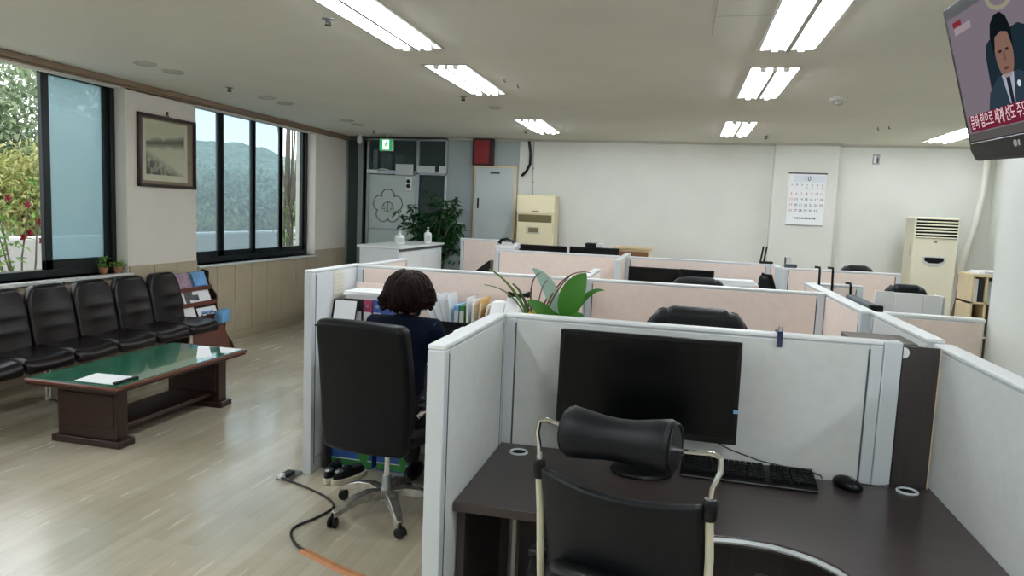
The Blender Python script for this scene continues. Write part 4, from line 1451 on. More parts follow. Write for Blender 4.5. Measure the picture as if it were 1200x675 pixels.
def leaf_cloud(mb, rnd, c, rad, n, L, Wd, shell=.55, droop=.2):
    for _ in range(n):
        while True:
            q = Vector((rnd.uniform(-1, 1), rnd.uniform(-1, 1), rnd.uniform(-1, 1)))
            if q.length <= 1 and q.length > .05: break
        q = q.normalized() * (shell + (1 - shell) * rnd.random()) if rnd.random() < .7 else q
        p = Vector((c[0] + q.x * rad[0], c[1] + q.y * rad[1], c[2] + q.z * rad[2]))
        d = (q * .8 + Vector((rnd.uniform(-1, 1), rnd.uniform(-1, 1), rnd.uniform(-1, 1) - droop))).normalized()
        up = Vector((rnd.uniform(-.6, .6), rnd.uniform(-.6, .6), 1))
        k = rnd.uniform(.7, 1.25)
        leaf_quads(mb, p, d, up, L * k, Wd * k)

t = thing('potted_ficus', 'large leafy green indoor plant standing behind the white reception counter', 'plant', (-3.46, 9.73, 0))
b = MB(); b.lathe([(.13, 0), (.17, .30), (.18, .32), (.16, .32), (.155, .28), (0, .275)], 20)
obj('pot', b, M['potw'], t)
b = MB(); b.lathe([(.152, .282), (.0, .29)], 16)
obj('soil', b, M['soil'], t)
rnd = random.Random(11)
b = MB(); lf = MB()
tips = []
for k in range(16):
    a = rnd.uniform(0, 2 * PI)
    base = Vector((.03 * math.cos(a), .03 * math.sin(a), .28))
    h = rnd.uniform(1.25, 1.72)
    e = Vector((rnd.uniform(-.36, .36), rnd.uniform(-.22, .16), h))
    mid = base.lerp(e, .5) + Vector((rnd.uniform(-.05, .05), rnd.uniform(-.05, .05), .1))
    b.tube([base, mid, e], [.014, .010, .004], 6)
    for s_ in range(8):
        f = .42 + .58 * s_ / 7
        p0 = base.lerp(mid, f * 2) if f < .5 else mid.lerp(e, (f - .5) * 2)
        tp = p0 + Vector((rnd.uniform(-.17, .17), rnd.uniform(-.14, .1), rnd.uniform(-.02, .14)))
        b.tube([p0, tp], [.004, .002], 5)
        for j in range(12):
            p = p0.lerp(tp, .3 + .7 * j / 8)
            leaf_quads(lf, p, Vector((rnd.uniform(-1, 1), rnd.uniform(-1, 1), rnd.uniform(-.6, .35))), Vector((rnd.uniform(-.5, .5), -.3, 1)), rnd.uniform(.085, .13), rnd.uniform(.045, .062))
for j in range(60):
    p = Vector((rnd.uniform(.15, .52), rnd.uniform(-.2, .05), rnd.uniform(.85, 1.35)))
    leaf_quads(lf, p, Vector((rnd.uniform(-.4, 1), rnd.uniform(-1, 1), rnd.uniform(-1, .2))), Vector((0, -.3, 1)), .1, .045)
obj('stems', b, M['bark'], t)
obj('foliage', lf, M['ficus'], t, smooth=0, recalc=False)

# ------------------------------------------------------------------ television hung from the ceiling
TW, TH = .80, .50
t = thing('television', 'black television hung from the ceiling at upper right, showing a man in a suit', 'television')
TYAW, TTILT, TROLL = -1.548, .286, .02
w0 = Vector((math.cos(TYAW), math.sin(TYAW), 0))
nv = Vector((math.sin(TYAW), -math.cos(TYAW), 0))
d0 = Vector((0, 0, -1)) * math.cos(TTILT) - nv * math.sin(TTILT)
wv = w0 * math.cos(TROLL) + d0 * math.sin(TROLL)
dv = d0 * math.cos(TROLL) - w0 * math.sin(TROLL)
fv = wv.cross(-dv)
t.matrix_world = Matrix(((wv.x, -dv.x, fv.x, .77), (wv.y, -dv.y, fv.y, 2.609), (wv.z, -dv.z, fv.z, 2.298), (0, 0, 0, 1)))
# local axes: x right, y up, z towards the viewer; (0,0) is the top left corner
b = MB()
pr = [(0, -.005), (.005, 0), (TW - .005, 0), (TW, -.005), (TW, -.455), (TW - .03, -.492), (TW * .5, -.503), (.03, -.492), (0, -.455)]
b.prism(pr, -.055, 0, 'z')
obj('casing', b, M['blackpl'], t, bevel=0.006)
b = MB(); b.prism([(.025, -.432), (.012, -.452), (.035, -.487), (TW * .5, -.497), (TW - .035, -.487), (TW - .012, -.452), (TW - .025, -.432)], 0, .006, 'z')
ch = obj('speaker_bar', b, M['blackpl'], t, bevel=0.004)
b = MB(); b.lathe([(.010, .006), (.010, .0075), (0, .0075)], 12, (.315, -.455, 0)); b.box(.332, -.463, .006, .340, -.447, .0072)
obj('logo', b, M['signgrey'], ch)
b = MB(); b.box(.022, -.428, .0, TW - .022, -.038, .0015)
sc = obj('screen', b, emis('news backdrop', '#756b74', .75), t, smooth=0)
def onscr(name, poly, z, mat, smooth=0):
    b = MB(); b.prism(poly, z, z + .0003, 'z')
    return obj(name, b, mat, sc, smooth=smooth)
def oval(cx, cy, rx, ry, n=20):
    return [(cx + rx * math.cos(2 * PI * k / n), cy + ry * math.sin(2 * PI * k / n)) for k in range(n)]
E_ = lambda n, c, s=.75: emis(n, c, s)
onscr('pictured_chair', [(.225, -.345), (.232, -.20), (.246, -.165), (.27, -.155), (.44, -.145), (.50, -.17), (.52, -.345)], .0016, E_('tv chair', '#1c2a33'))
onscr('pictured_suit', [(.19, -.348), (.215, -.30), (.285, -.262), (.40, -.262), (.47, -.29), (.50, -.348)], .0021, E_('tv suit', '#2b3a46'))
onscr('pictured_shirt', [(.305, -.262), (.375, -.262), (.352, -.345), (.325, -.345)], .0026, E_('tv shirt', '#9fa3b0'))
onscr('pictured_tie', [(.328, -.272), (.350, -.272), (.350, -.345), (.332, -.345)], .0030, E_('tv tie', '#20262e'))
onscr('pictured_face', oval(.342, -.205, .050, .072, 32), .0026, E_('tv face', '#7d5f54'))
for ex in (.322, .362): onscr('pictured_eye', oval(ex, -.198, .010, .004), .0029, E_('tv eye', '#30211c'))
onscr('pictured_nose', [(.338, -.20), (.346, -.20), (.351, -.226), (.333, -.226)], .0029, E_('tv nose', '#6b4f45'))
onscr('pictured_mouth', oval(.342, -.247, .016, .004), .0029, E_('tv mouth', '#5a3a34'))
onscr('pictured_hair', [(.285, -.20), (.280, -.15), (.295, -.115), (.325, -.096), (.36, -.096), (.388, -.115), (.402, -.15), (.398, -.20), (.390, -.185), (.382, -.155), (.345, -.146), (.306, -.155), (.296, -.185)], .0030, E_('tv hair', '#10151a'))
onscr('pictured_badge', oval(.392, -.298, .010, .009), .0030, E_('tv badge', '#c8cfd6'))
b = MB(); b.tube([(.38 + .075 * math.cos(PI + PI * q / 20), -.042 - .045 * math.sin(PI * q / 20), .002) for q in range(21)], .006, 6)
obj('pictured_emblem', b, E_('tv emblem', '#8e8a78'), sc)
onscr('channel_tag', [(.058, -.055), (.118, -.055), (.118, -.072), (.058, -.072)], .0016, E_('tv tag red', '#7c2a33'))
onscr('channel_tag', [(.062, -.074), (.178, -.072), (.178, -.093), (.062, -.096)], .0016, E_('tv tag grey', '#94898f'))
onscr('caption_bar', [(.045, -.350), (.74, -.340), (.74, -.398), (.045, -.400)], .0034, E_('tv caption red', '#6c2434'))
b = text_mb('문화 힘으로 세계 선도 주도', .048, .0002, 'LEFT'); b.xf(T(.055, -.374, .0042) @ Matrix.Rotation(R(.6), 4, 'Z') @ Matrix.Diagonal((.66, 1.0, 1, 1)))
obj('caption_text', b, E_('tv caption text', '#d9bfc6', .85), sc, smooth=0, recalc=False)
onscr('news_ticker', [(.024, -.404), (.74, -.402), (.74, -.426), (.024, -.427)], .0034, E_('tv ticker', '#55524f'))
b = MB(); b.box(.25, -.35, -.10, .55, -.12, -.055); 
obj('rear_housing', b, M['blackmat'], t, bevel=0.01)
# ceiling pole
pc = t.matrix_world @ Vector((.40, -.2, -.12))
tm = thing('ceiling_mount', 'black ceiling bracket pole carrying the television', 'bracket', (pc.x, pc.y, pc.z))
b = MB(); b.tube([(0, 0, 0), (0, 0, CE - pc.z)], .022, 12); b.lathe([(.06, CE - pc.z - .012), (.06, CE - pc.z)], 16)
obj('pole', b, M['blackmat'], tm)
b = MB(); b.box(-.05, -.03, -.05, .05, .03, .05)
obj('swivel', b, M['blackmat'], tm, bevel=0.004)
b = MB(); b.lathe([(.03, 0), (.03, -.014), (.012, -.03)], 12); b.tube([(-.04, 0, -.012), (.04, 0, -.012)], .008, 6)
o = obj('ceiling_anchor', b, M['blackmat']); o.location = (.86, 3.02, CE); tag(o, 'small black ceiling anchor at the top left corner of the television', 'anchor')
# ------------------------------------------------------------------ seated woman
def skin_mesh(verts, edges, radii, sub=2):
    me = bpy.data.meshes.new('armature')
    me.from_pydata(verts, edges, [])
    o = bpy.data.objects.new('armature', me)
    COL.objects.link(o)
    o.modifiers.new('s', 'SKIN')
    for i, r in enumerate(radii):
        sv = me.skin_vertices[0].data[i]
        sv.radius = r if isinstance(r, tuple) else (r, r)
        sv.use_root = (i == 0)
    s = o.modifiers.new('d', 'SUBSURF'); s.levels = sub; s.render_levels = sub
    dg = bpy.context.evaluated_depsgraph_get()
    m2 = bpy.data.meshes.new_from_object(o.evaluated_get(dg))
    mb = MB(); mb.add([v.co.copy() for v in m2.vertices], [tuple(p.vertices) for p in m2.polygons])
    bpy.data.objects.remove(o); bpy.data.meshes.remove(m2); bpy.data.meshes.remove(me)
    return mb

def remeshed(mb, vox, smooth_it=4):
    me = bpy.data.meshes.new('union')
    me.from_pydata(mb.v, [], mb.f)
    bm = bmesh.new(); bm.from_mesh(me)
    bmesh.ops.recalc_face_normals(bm, faces=bm.faces); bm.to_mesh(me); bm.free()
    o = bpy.data.objects.new('union', me)
    COL.objects.link(o)
    r = o.modifiers.new('r', 'REMESH'); r.mode = 'VOXEL'; r.voxel_size = vox
    s = o.modifiers.new('s', 'SMOOTH'); s.iterations = smooth_it; s.factor = .5
    dg = bpy.context.evaluated_depsgraph_get()
    m2 = bpy.data.meshes.new_from_object(o.evaluated_get(dg))
    out = MB(); out.add([v.co.copy() for v in m2.vertices], [tuple(p.vertices) for p in m2.polygons])
    bpy.data.objects.remove(o); bpy.data.meshes.remove(m2); bpy.data.meshes.remove(me)
    return out

class Skel:
    def __init__(s): s.v, s.e, s.r = [], [], []
    def n(s, p, r, parent=None):
        s.v.append(tuple(p)); s.r.append(r)
        if parent is not None: s.e.append((parent, len(s.v) - 1))
        return len(s.v) - 1
    def build(s, sub=2): return skin_mesh(s.v, s.e, s.r, sub)

person = thing('person', 'seated woman with short wavy dark hair and navy jacket, her back to the camera', 'person', (-1.405, 3.46, 0))
HX = .0
k = Skel()
pel = k.n((0, .0, .56), (.15, .11))
sp1 = k.n((0, .03, .70), (.125, .095), pel)
sp2 = k.n((0, .06, .84), (.14, .10), sp1)
ch_ = k.n((0, .09, .935), (.13, .09), sp2)
nb = k.n((0, .115, 1.0), (.06, .055), ch_)
nk = k.n((0, .13, 1.05), .047, nb)
hd = k.n((0, .145, 1.10), .05, nk)
hands = []
for s in (-1, 1):
    sh = k.n((s * .155, .09, .955), .055, ch_)
    el = k.n((s * .225, .16, .775), .042, sh)
    wr = k.n((s * .135, .385, .772), (.028, .022), el)
    pa = k.n((s * .12, .445, .768), (.034, .014), wr)
    pe = k.n((s * .115, .475, .765), (.036, .013), pa)
    hands.append((s, Vector((s * .12, .45, .768)), Vector((s * .115, .478, .765))))
    hp = k.n((s * .085 + .02, .04, .53), .085, pel)
    kn = k.n((s * .095 + .045, .40, .505), .06, hp)
    an = k.n((s * .09 + .045, .36, .10), .037, kn)
    to = k.n((s * .095 + .045, .47, .045), (.038, .026), an)
body = k.build(2)
# head: shaped ellipsoid with jaw, nose, ears, brows, eye sockets
HC = Vector((0, .160, 1.158))
def headf(d):
    kf = 1.0
    if d.z < 0 and d.y > -.2:
        kf *= 1 - .20 * (-d.z) ** 1.3 * (1 - .55 * max(0, d.y)) * (.5 + abs(d.x))
    if d.y > .75 and .0 < d.z < .28: kf *= .975
    return kf
body.ell(HC, (.073, .092, .112), 40, 28, headf)
body.ell(HC + Vector((0, .092, -.008)), (.0085, .010, .022), 12, 8)      # nose bridge
body.ell(HC + Vector((0, .094, -.026)), (.0135, .013, .010), 12, 8)      # nose tip
body.ell(HC + Vector((0, .062, -.088)), (.024, .020, .016), 12, 8)       # chin
body.tube([HC + Vector((0, -.01, -.07)), HC + Vector((0, -.025, -.15))], [.05, .052], 14)
for s in (-1, 1):
    body.ell(HC + Vector((s * .072, -.004, -.012)), (.009, .020, .030), 10, 8)
    body.ell(HC + Vector((s * .030, .081, .026)), (.022, .010, .007), 10, 8)
    body.ell(HC + Vector((s * .034, .060, -.030)), (.020, .017, .020), 10, 8)
# fingers
for s, a, c in hands:
    f = Skel()
    for j, (ox, L_) in enumerate(((-.027, .062), (-.009, .072), (.009, .068), (.026, .052))):
        f = Skel()
        b0 = c + Vector((ox, -.012, 0))
        f.n(b0, .0085)
        q = f.n(b0 + Vector((ox * .15, L_ * .42, .010)), .0082, 0)
        q = f.n(b0 + Vector((ox * .2, L_ * .75, .002)), .0076, q)
        q = f.n(b0 + Vector((ox * .22, L_ * .95, -.014)), .0066, q)
        g = f.build(1); body.add(g.v, g.f)
    f = Skel()
    b0 = a + Vector((-s * .022, -.015, 0))
    f.n(b0, .011)
    q = f.n(b0 + Vector((-s * .022, .022, -.004)), .0098, 0)
    q = f.n(b0 + Vector((-s * .030, .048, -.010)), .0082, q)
    g = f.build(1); body.add(g.v, g.f)
body = remeshed(body, .0045, 4)
bo = obj('body', body, M['skin'], person, smooth=180, recalc=False)
eye = MB()
for s in (-1, 1): eye.ell(HC + Vector((s * .030, .0785, .009)), (.0105, .008, .0055), 12, 8)
obj('eyes', eye, M['ink'], person)
lip = MB(); lip.ell(HC + Vector((0, .083, -.056)), (.019, .007, .006), 14, 8)
obj('lips', lip, M['petal'], person)
# jacket
k = Skel()
pel = k.n((0, -.005, .575), (.165, .125))
sp1 = k.n((0, .03, .70), (.145, .115), pel)
sp2 = k.n((0, .055, .84), (.158, .122), sp1)
ch_ = k.n((0, .085, .95), (.155, .11), sp2)
nb = k.n((0, .10, 1.012), (.09, .074), ch_)
co = k.n((0, .100, 1.042), (.068, .058), nb)
for s in (-1, 1):
    sh = k.n((s * .165, .085, .972), .07, ch_)
    ue = k.n((s * .205, .12, .86), .06, sh)
    el = k.n((s * .235, .16, .77), .055, ue)
    fo = k.n((s * .18, .29, .772), .046, el)
    wr = k.n((s * .138, .372, .775), .039, fo)
jk = remeshed(k.build(2), .009, 3)
obj('jacket', jk, M['navy'], person, smooth=180, recalc=False)
b = MB()
b.tube([(.066 * math.cos(2 * PI * i / 20), .112 + .060 * math.sin(2 * PI * i / 20), 1.050 - .026 * math.sin(2 * PI * i / 20)) for i in range(20)], .011, 8, closed=True)
obj('collar', b, M['navy'], person)
k = Skel()
pel = k.n((0, .0, .555), (.158, .115))
for s in (-1, 1):
    hp = k.n((s * .085 + .015, .04, .53), .098, pel)
    md = k.n((s * .09 + .03, .22, .52), .085, hp)
    kn = k.n((s * .095 + .045, .41, .505), .072, md)
    cf = k.n((s * .092 + .045, .385, .30), .06, kn)
    an = k.n((s * .09 + .045, .36, .105), .048, cf)
tr = remeshed(k.build(2), .009, 3)
obj('trousers', tr, M['trouser'], person, smooth=180, recalc=False)
for s in (-1, 1):
    b = MB(); b.ell((s * .095 + .045, .425, .045), (.046, .125, .05), 16, 10)
    b.v = [(x, y, max(0.0, z)) for x, y, z in b.v]
    obj('indoor_shoe', b, M['blackpl'], person)
# hair: bob mass plus wavy locks
rnd = random.Random(3)
hr = MB()
def hairf(d):
    q = 1 + .05 * math.sin(d.x * 9 + d.z * 6) * .6 + .03 * math.sin(d.z * 17 + d.y * 5)
    if d.y > .30 and d.z < .30: q *= .66
    elif d.y > .2: q *= 1.05
    return q
HH = Vector((0, .135, 1.150))
hr.ell(HH, (.113, .112, .116), 40, 26, hairf)
for i in range(210):
    a = rnd.uniform(PI * .80, PI * 2.20)     # around the back and sides
    top = rnd.uniform(.25, 1.35)
    d0 = Vector((math.cos(a) * math.cos(top), math.sin(a) * math.cos(top), math.sin(top)))
    pts, rad = [], []
    n = 9
    ph = rnd.uniform(0, 6.28)
    side = abs(math.cos(a))
    elo = rnd.uniform(-1.0, -.55) if side < .7 else rnd.uniform(-.75, -.25)
    amp = rnd.uniform(.5, 1.6)
    for j in range(n):
        f = j / (n - 1)
        el_ = top * (1 - f) + elo * f
        wv_ = .010 * math.sin(ph + f * 7)
        r_ = 1.0 + (.05 + .10 * side) * f ** 1.5 + .035 * amp * math.sin(ph + f * 7)
        aa = a + .14 * amp * math.sin(ph + f * 6)
        p = Vector((HH.x + .113 * r_ * math.cos(aa) * math.cos(el_) * 1.04, HH.y + .112 * r_ * math.sin(aa) * math.cos(el_), HH.z + .117 * r_ * math.sin(el_)))
        if f > .72:
            cu = (f - .72) / .28
            p += Vector((math.cos(aa) * .026 * cu, math.sin(aa) * .018 * cu, .014 * cu * rnd.random()))
        pts.append(p)
        rad.append(.0125 * (1 - .75 * f ** 3))
    hr.tube(pts, rad, 6)
hr.ell((0, .155, 1.20), (.082, .093, .072), 28, 18)
# flicked curls on the right
for i, (x, z) in enumerate(((.135, 1.165), (.142, 1.13), (.138, 1.10), (.13, 1.07), (-.135, 1.075), (-.138, 1.10), (-.12, 1.05))):
    s = 1 if x > 0 else -1
    pts = [(x - s * .04, .11, z + .03), (x, .105, z + .012), (x + s * .014, .10, z), (x + s * .022, .10, z + .012), (x + s * .016, .10, z + .022), (x + s * .008, .1, z + .016)]
    hr.tube(pts, [.014, .012, .009, .007, .005, .003], 6)
ho = obj('hair', hr, M['hair'], person, smooth=180, recalc=True)

# ------------------------------------------------------------------ the woman's desk and what is on it
t = thing('office_desk', 'desk with a pale top in front of the seated woman', 'desk', (-1.32, 4.0, 0))
b = MB(); b.box(-.72, -.165, .705, .72, .30, .73)
obj('desktop', b, M['white'], t, bevel=0.002)
for x in (-.715, .69):
    b = MB(); b.box(x, -.15, 0, x + .022, .295, .705)
    obj('side_panel', b, M['walnutv'], t)
b = MB(); b.box(-.693, .27, .1, .69, .285, .705)
obj('modesty_panel', b, M['walnutv'], t)
# binders
BX = [(-2.0, 'ink', 'black topped binder at the left end of the row before the woman', .0), (-1.935, 'ink', 'second black topped binder from the left before the woman', 0),
      (-1.87, 'magenta', 'magenta topped binder in the row before the woman', 0), (-1.805, 'blue', 'blue topped binder nearest to the woman in the row', 0)]
for x, c, lb, _ in BX:
    tb = thing('ring_binder', lb, 'binder', (x + .03, 4.16, .731), 0, 'ring binders on the desk')
    b = MB(); b.box(-.029, -.13, 0, .029, .13, .30)
    obj('cover', b, M[c], tb, bevel=0.003)
    b = MB(); b.box(-.024, -.133, .03, .024, -.1295, .225)
    obj('spine_label', b, M['paper'], tb)
    b = MB(); b.lathe([(.011, 0), (.011, .002), (0, .002)], 12, (0, -.131, .262), Matrix.Rotation(R(90), 3, 'X'))
    obj('finger_ring', b, M['steel'], tb)
o = thing('paper_stack', 'stack of white paper lying across the top of the binders', 'paper', (-1.885, 4.16, 1.032), .06)
b = MB()
r0 = random.Random(5)
for i in range(4):
    b.cbox((r0.uniform(-.01, .01), r0.uniform(-.01, .01), .006 + i * .011), (.24, .26, .0105), Matrix.Rotation(r0.uniform(-.08, .08), 3, 'Z'))
obj('sheets', b, M['paper'], o)
o = thing('wooden_tray', 'pale wooden box lid leaning behind the paper on the binders', 'tray', (-1.95, 4.275, 1.032))
b = MB(); b.box(-.07, -.008, 0, .11, .008, .075); b.box(-.074, -.02, 0, -.07, .012, .085)
obj('board', b, M['pinkfab'], o, bevel=0.002)
t = thing('document_stand', 'white sheet on a tilted black document stand at the left of the desk', 'stand', (-1.985, 3.90, .731), R(-4))
rx = Matrix.Rotation(R(-14), 4, 'X')
b = MB(); b.box(-.06, 0, 0, .105, .008, .31); b.xf(rx)
b.box(-.05, -.02, 0, .10, .09, .006)
obj('backboard', b, M['blackmat'], t)
b = MB(); b.box(-.045, -.003, .05, .10, -.0008, .305); b.xf(rx)
obj('sheet', b, M['paper'], t)
b = MB(); b.box(-2.048, 3.985, 1.03, -2.046, 4.13, 1.20)
o = obj('wall_note', b, M['mat_paper']); tag(o, 'aged printed notice stuck inside the left divider', 'notice')
b = MB()
for q in range(6): b.box(-2.0462, 4.0, 1.05 + q * .024, -2.0455, 4.11, 1.058 + q * .024)
obj('printed_lines', b, M['signgrey'], o)
# right-hand file organiser
t = thing('file_tray', 'black desk tray holding upright papers to the right of the woman', 'tray', (-1.20, 4.17, .731))
b = MB()
b.box(-.23, -.11, 0, .30, .12, .17); b.box(-.23, -.115, .17, .30, -.10, .20); b.box(-.23, .105, .17, .30, .12, .2)
obj('tray_body', b, M['blackmat'], t, bevel=0.003)
rr = random.Random(9)
fan = []
cols = ['paper', 'paper', 'paper', 'paper', 'skyblue', 'green', 'paper', 'paper', 'manila', 'paper', 'manila', 'mauve', 'manila', 'paper', 'rust']
desc = {'paper': 'white', 'skyblue': 'blue', 'green': 'green', 'manila': 'manila', 'mauve': 'mauve', 'rust': 'brown'}
pos = ['at the left end of', 'second from the left in', 'third from the left in', 'fourth from the left in', 'left of the green box file in', 'left of the middle of', 'in the middle of', 'just right of the middle of',
       'seventh from the right in', 'sixth from the right in', 'fifth from the right in', 'fourth from the right in', 'third from the right in', 'second from the right in', 'at the right end of']
for i, c in enumerate(cols):
    x = -1.42 + i * .0345
    ang = R(-32 + 64 * min(1, i / 4) * .5) if i < 4 else R(rr.uniform(-2, 4) if i < 8 else 6 + 3.2 * (i - 8))
    hgt = .19 if i < 4 else (.125 if c in ('skyblue', 'green') else rr.uniform(.14, .18))
    th = .012 if c not in ('skyblue', 'green') else .028
    b = MB(); b.box(-th / 2, -.10, 0, th / 2, .08, hgt, Matrix.Rotation(ang, 3, 'Y'), (0, 0, 0))
    o = obj('file_folder', b, M[c], bevel=0.001)
    o.location = (x, 4.17, .906)
    tag(o, desc[c] + ' folder ' + pos[i] + ' the upright papers right of the woman', 'folder', 'upright papers in the black tray')
    e = MB(); e.box(-th / 2 + .001, -.1015, .02, th / 2 - .001, -.0995, hgt - .03, Matrix.Rotation(ang, 3, 'Y'), (0, 0, 0))
    obj('edge_print', e, M['signgrey'], o)
t = thing('drawer_box', 'white desktop drawer box in front of the black paper tray', 'drawers', (-1.10, 3.945, .731))
b = MB(); b.box(-.13, -.09, 0, .13, .09, .182)
obj('case', b, M['paper'], t, bevel=0.003)
for z in (.01, .066, .122):
    b = MB(); b.box(-.12, -.095, z, .12, -.088, z + .052)
    dd = obj('drawer', b, M['white'], t, bevel=0.002)
    b = MB(); b.box(-.02, -.102, z + .02, .02, -.094, z + .03)
    obj('handle', b, M['signgrey'], dd)
for x, z, lb in ((-.995, .35, 'white magazine file right of the upright papers, left one'), (-.905, .385, 'white magazine file behind the corner of the grey dividers, right one')):
    t = thing('magazine_file', lb, 'file box', (x, 3.95, .731), 0, 'white magazine files')
    b = MB(); b.prism([(-.12, 0), (.12, 0), (.12, z), (.02, z), (-.12, z * .6)], -.04, .04, 'x')
    obj('box', b, M['white'], t, bevel=0.002)
    b = MB(); b.box(-.025, -.1225, .05, .025, -.12, .11)
    obj('label_card', b, M['skyblue'], t)
t = thing('desk_phone', 'small black handset lying on the white magazine files', 'telephone', (-.875, 3.965, 1.117), .5)
b = MB(); b.pad(.13, .04, .022, .009, 8, lambda p: (p.x, p.y, p.z + .018 * (p.x / .065) ** 2)); b.xf(T(0, 0, .012))
obj('handset', b, M['blackpl'], t)
b = MB(); b.ell((-.05, 0, .012), (.02, .021, .012), 12, 8); b.ell((.05, 0, .012), (.02, .021, .012), 12, 8)
obj('ear_caps', b, M['blackpl'], t)

# low cabinet carrying the two plants behind the front divider
t = thing('plant_cabinet', 'low dark cabinet behind the front divider carrying the two pot plants', 'cabinet', (-.415, 2.93, 0))
b = MB(); b.box(-.22, -.18, 0, .2, .18, .95)
obj('carcass', b, M['walnutv'], t, bevel=0.003)
for s in (-.21, -.005):
    b = MB(); b.box(s, .18, .05, s + .195, .196, .92)
    dd = obj('door', b, M['walnutv'], t, bevel=0.002)
    b = MB(); b.tube([(s + .1, .205, .6), (s + .1, .205, .7)], .006, 6)
    obj('handle', b, M['steel'], dd)
def arc_leaf(mb, pts, w, n=10, fold=.3):
    P = [Vector(p) for p in pts]
    def bez(t_):
        q = list(P)
        while len(q) > 1: q = [q[i].lerp(q[i + 1], t_) for i in range(len(q) - 1)]
        return q[0]
    vs, fs = [], []
    for i in range(n + 1):
        t_ = i / n
        c = bez(t_)
        d = (bez(min(1, t_ + .02)) - bez(max(0, t_ - .02))).normalized()
        s = d.cross(Vector((0, -1, .25)))
        if s.length < 1e-4: s = Vector((1, 0, 0))
        s.normalize()
        nn = s.cross(d).normalized()
        ww = w(t_)
        vs += [c - s * ww + nn * ww * fold, c, c + s * ww + nn * ww * fold]
    for i in range(n):
        o = i * 3
        fs += [(o, o + 1, o + 4, o + 3), (o + 1, o + 2, o + 5, o + 4)]
    mb.add(vs, fs)
t = thing('spiky_plant', 'pot plant with thin arching strap leaves above the front divider corner', 'plant', (-.565, 2.92, .951))
b = MB(); b.lathe([(.04, 0), (.055, .12), (.058, .13), (.05, .13), (.046, .11), (0, .108)], 20)
obj('pot', b, M['potw'], t)
b = MB(); b.lathe([(.047, .112), (0, .116)], 14)
obj('soil', b, M['soil'], t)
g_ = MB(); r_ = MB()
thin = lambda w: (lambda q: w * (1 - .75 * q) + .0008)
B0 = (0, 0, .11)
X0 = -.565
def L(mb, *pts, w=.006):
    arc_leaf(mb, [B0] + [(x - X0, y, z - .951) for x, y, z in pts], thin(w), 12)
L(g_, (-.60, 0, 1.22), (-.70, -.02, 1.33), (-.775, -.02, 1.36), w=.008)
L(g_, (-.60, .02, 1.20), (-.64, .02, 1.28), (-.68, .02, 1.30), w=.009)
L(g_, (-.55, -.03, 1.15), (-.545, -.03, 1.20), (-.535, -.03, 1.21), w=.008)
L(g_, (-.63, 0, 1.24), (-.70, 0, 1.285), (-.80, 0, 1.29), w=.0035)
L(r_, (-.60, 0, 1.22), (-.61, 0, 1.33), (-.56, 0, 1.355), w=.005)
L(r_, (-.57, .02, 1.22), (-.56, .02, 1.30), (-.53, .02, 1.325), w=.003)
L(r_, (-.52, 0, 1.22), (-.48, .0, 1.31), (-.43, 0, 1.35), w=.005)
L(r_, (-.55, .03, 1.22), (-.53, .03, 1.27), (-.49, .03, 1.30), w=.005)
L(r_, (-.53, 0, 1.26), (-.47, .05, 1.385), (-.36, .1, 1.36), w=.004)
L(r_, (-.52, .03, 1.2), (-.47, .03, 1.28), (-.41, .03, 1.30), w=.005)
obj('green_leaves', g_, M['spear'], t, smooth=60, recalc=False)
o = obj('brown_leaves', r_, M['rust'], t, smooth=60, recalc=False); o['label'] = 'thin reddish brown leaves'
t = thing('broadleaf_plant', 'pot plant with big bright green oval leaves above the front divider', 'plant', (-.44, 2.92, .951))
b = MB(); b.lathe([(.045, 0), (.06, .12), (.064, .135), (.056, .135), (.05, .115), (0, .112)], 20)
obj('pot', b, M['potb'], t)
b = MB(); b.lathe([(.052, .117), (0, .122)], 14)
obj('soil', b, M['soil'], t)
X0 = -.44
oval_w = lambda w: (lambda q: w * max(0.04, math.sin(PI * min(1, max(0, (q - .25) / .75)) ** .8) ** .7 if q > .25 else .05))
def BL(mat, *pts, w=.05):
    m = MB(); arc_leaf(m, [(0, 0, .12)] + [(x - X0, y, z - .951) for x, y, z in pts], oval_w(w), 18, .12)
    return obj('leaf', m, mat, t, smooth=80, recalc=False)
BL(M['broad'], (-.45, -.03, 1.20), (-.41, -.05, 1.31), (-.36, -.04, 1.368), w=.052)
BL(M['broad'], (-.46, -.06, 1.15), (-.53, -.07, 1.225), (-.595, -.07, 1.245), w=.030)
BL(M['broad'], (-.46, -.09, 1.14), (-.47, -.13, 1.20), (-.50, -.16, 1.205), w=.036)
BL(M['broad'], (-.42, -.07, 1.14), (-.37, -.10, 1.205), (-.35, -.12, 1.19), w=.036)
BL(M['broad'], (-.42, .0, 1.20), (-.36, .0, 1.315), (-.285, 0, 1.298), w=.012)
o = BL(M['variegate'], (-.47, .02, 1.20), (-.52, .03, 1.33), (-.60, .03, 1.37), w=.030); o['label'] = 'pale silvery leaf'
m = MB()
for q, x in enumerate((-.585, -.57, -.555)): m.ell((x - X0, -.05, 1.185 - .951 + .006 * q), (.009, .009, .011), 8, 6)
m.tube([(-.05, -.02, .10), (-.10, -.05, .20), (-.14, -.05, .238)], .003, 5)
o = obj('flower_buds', m, M['yellow'], t)

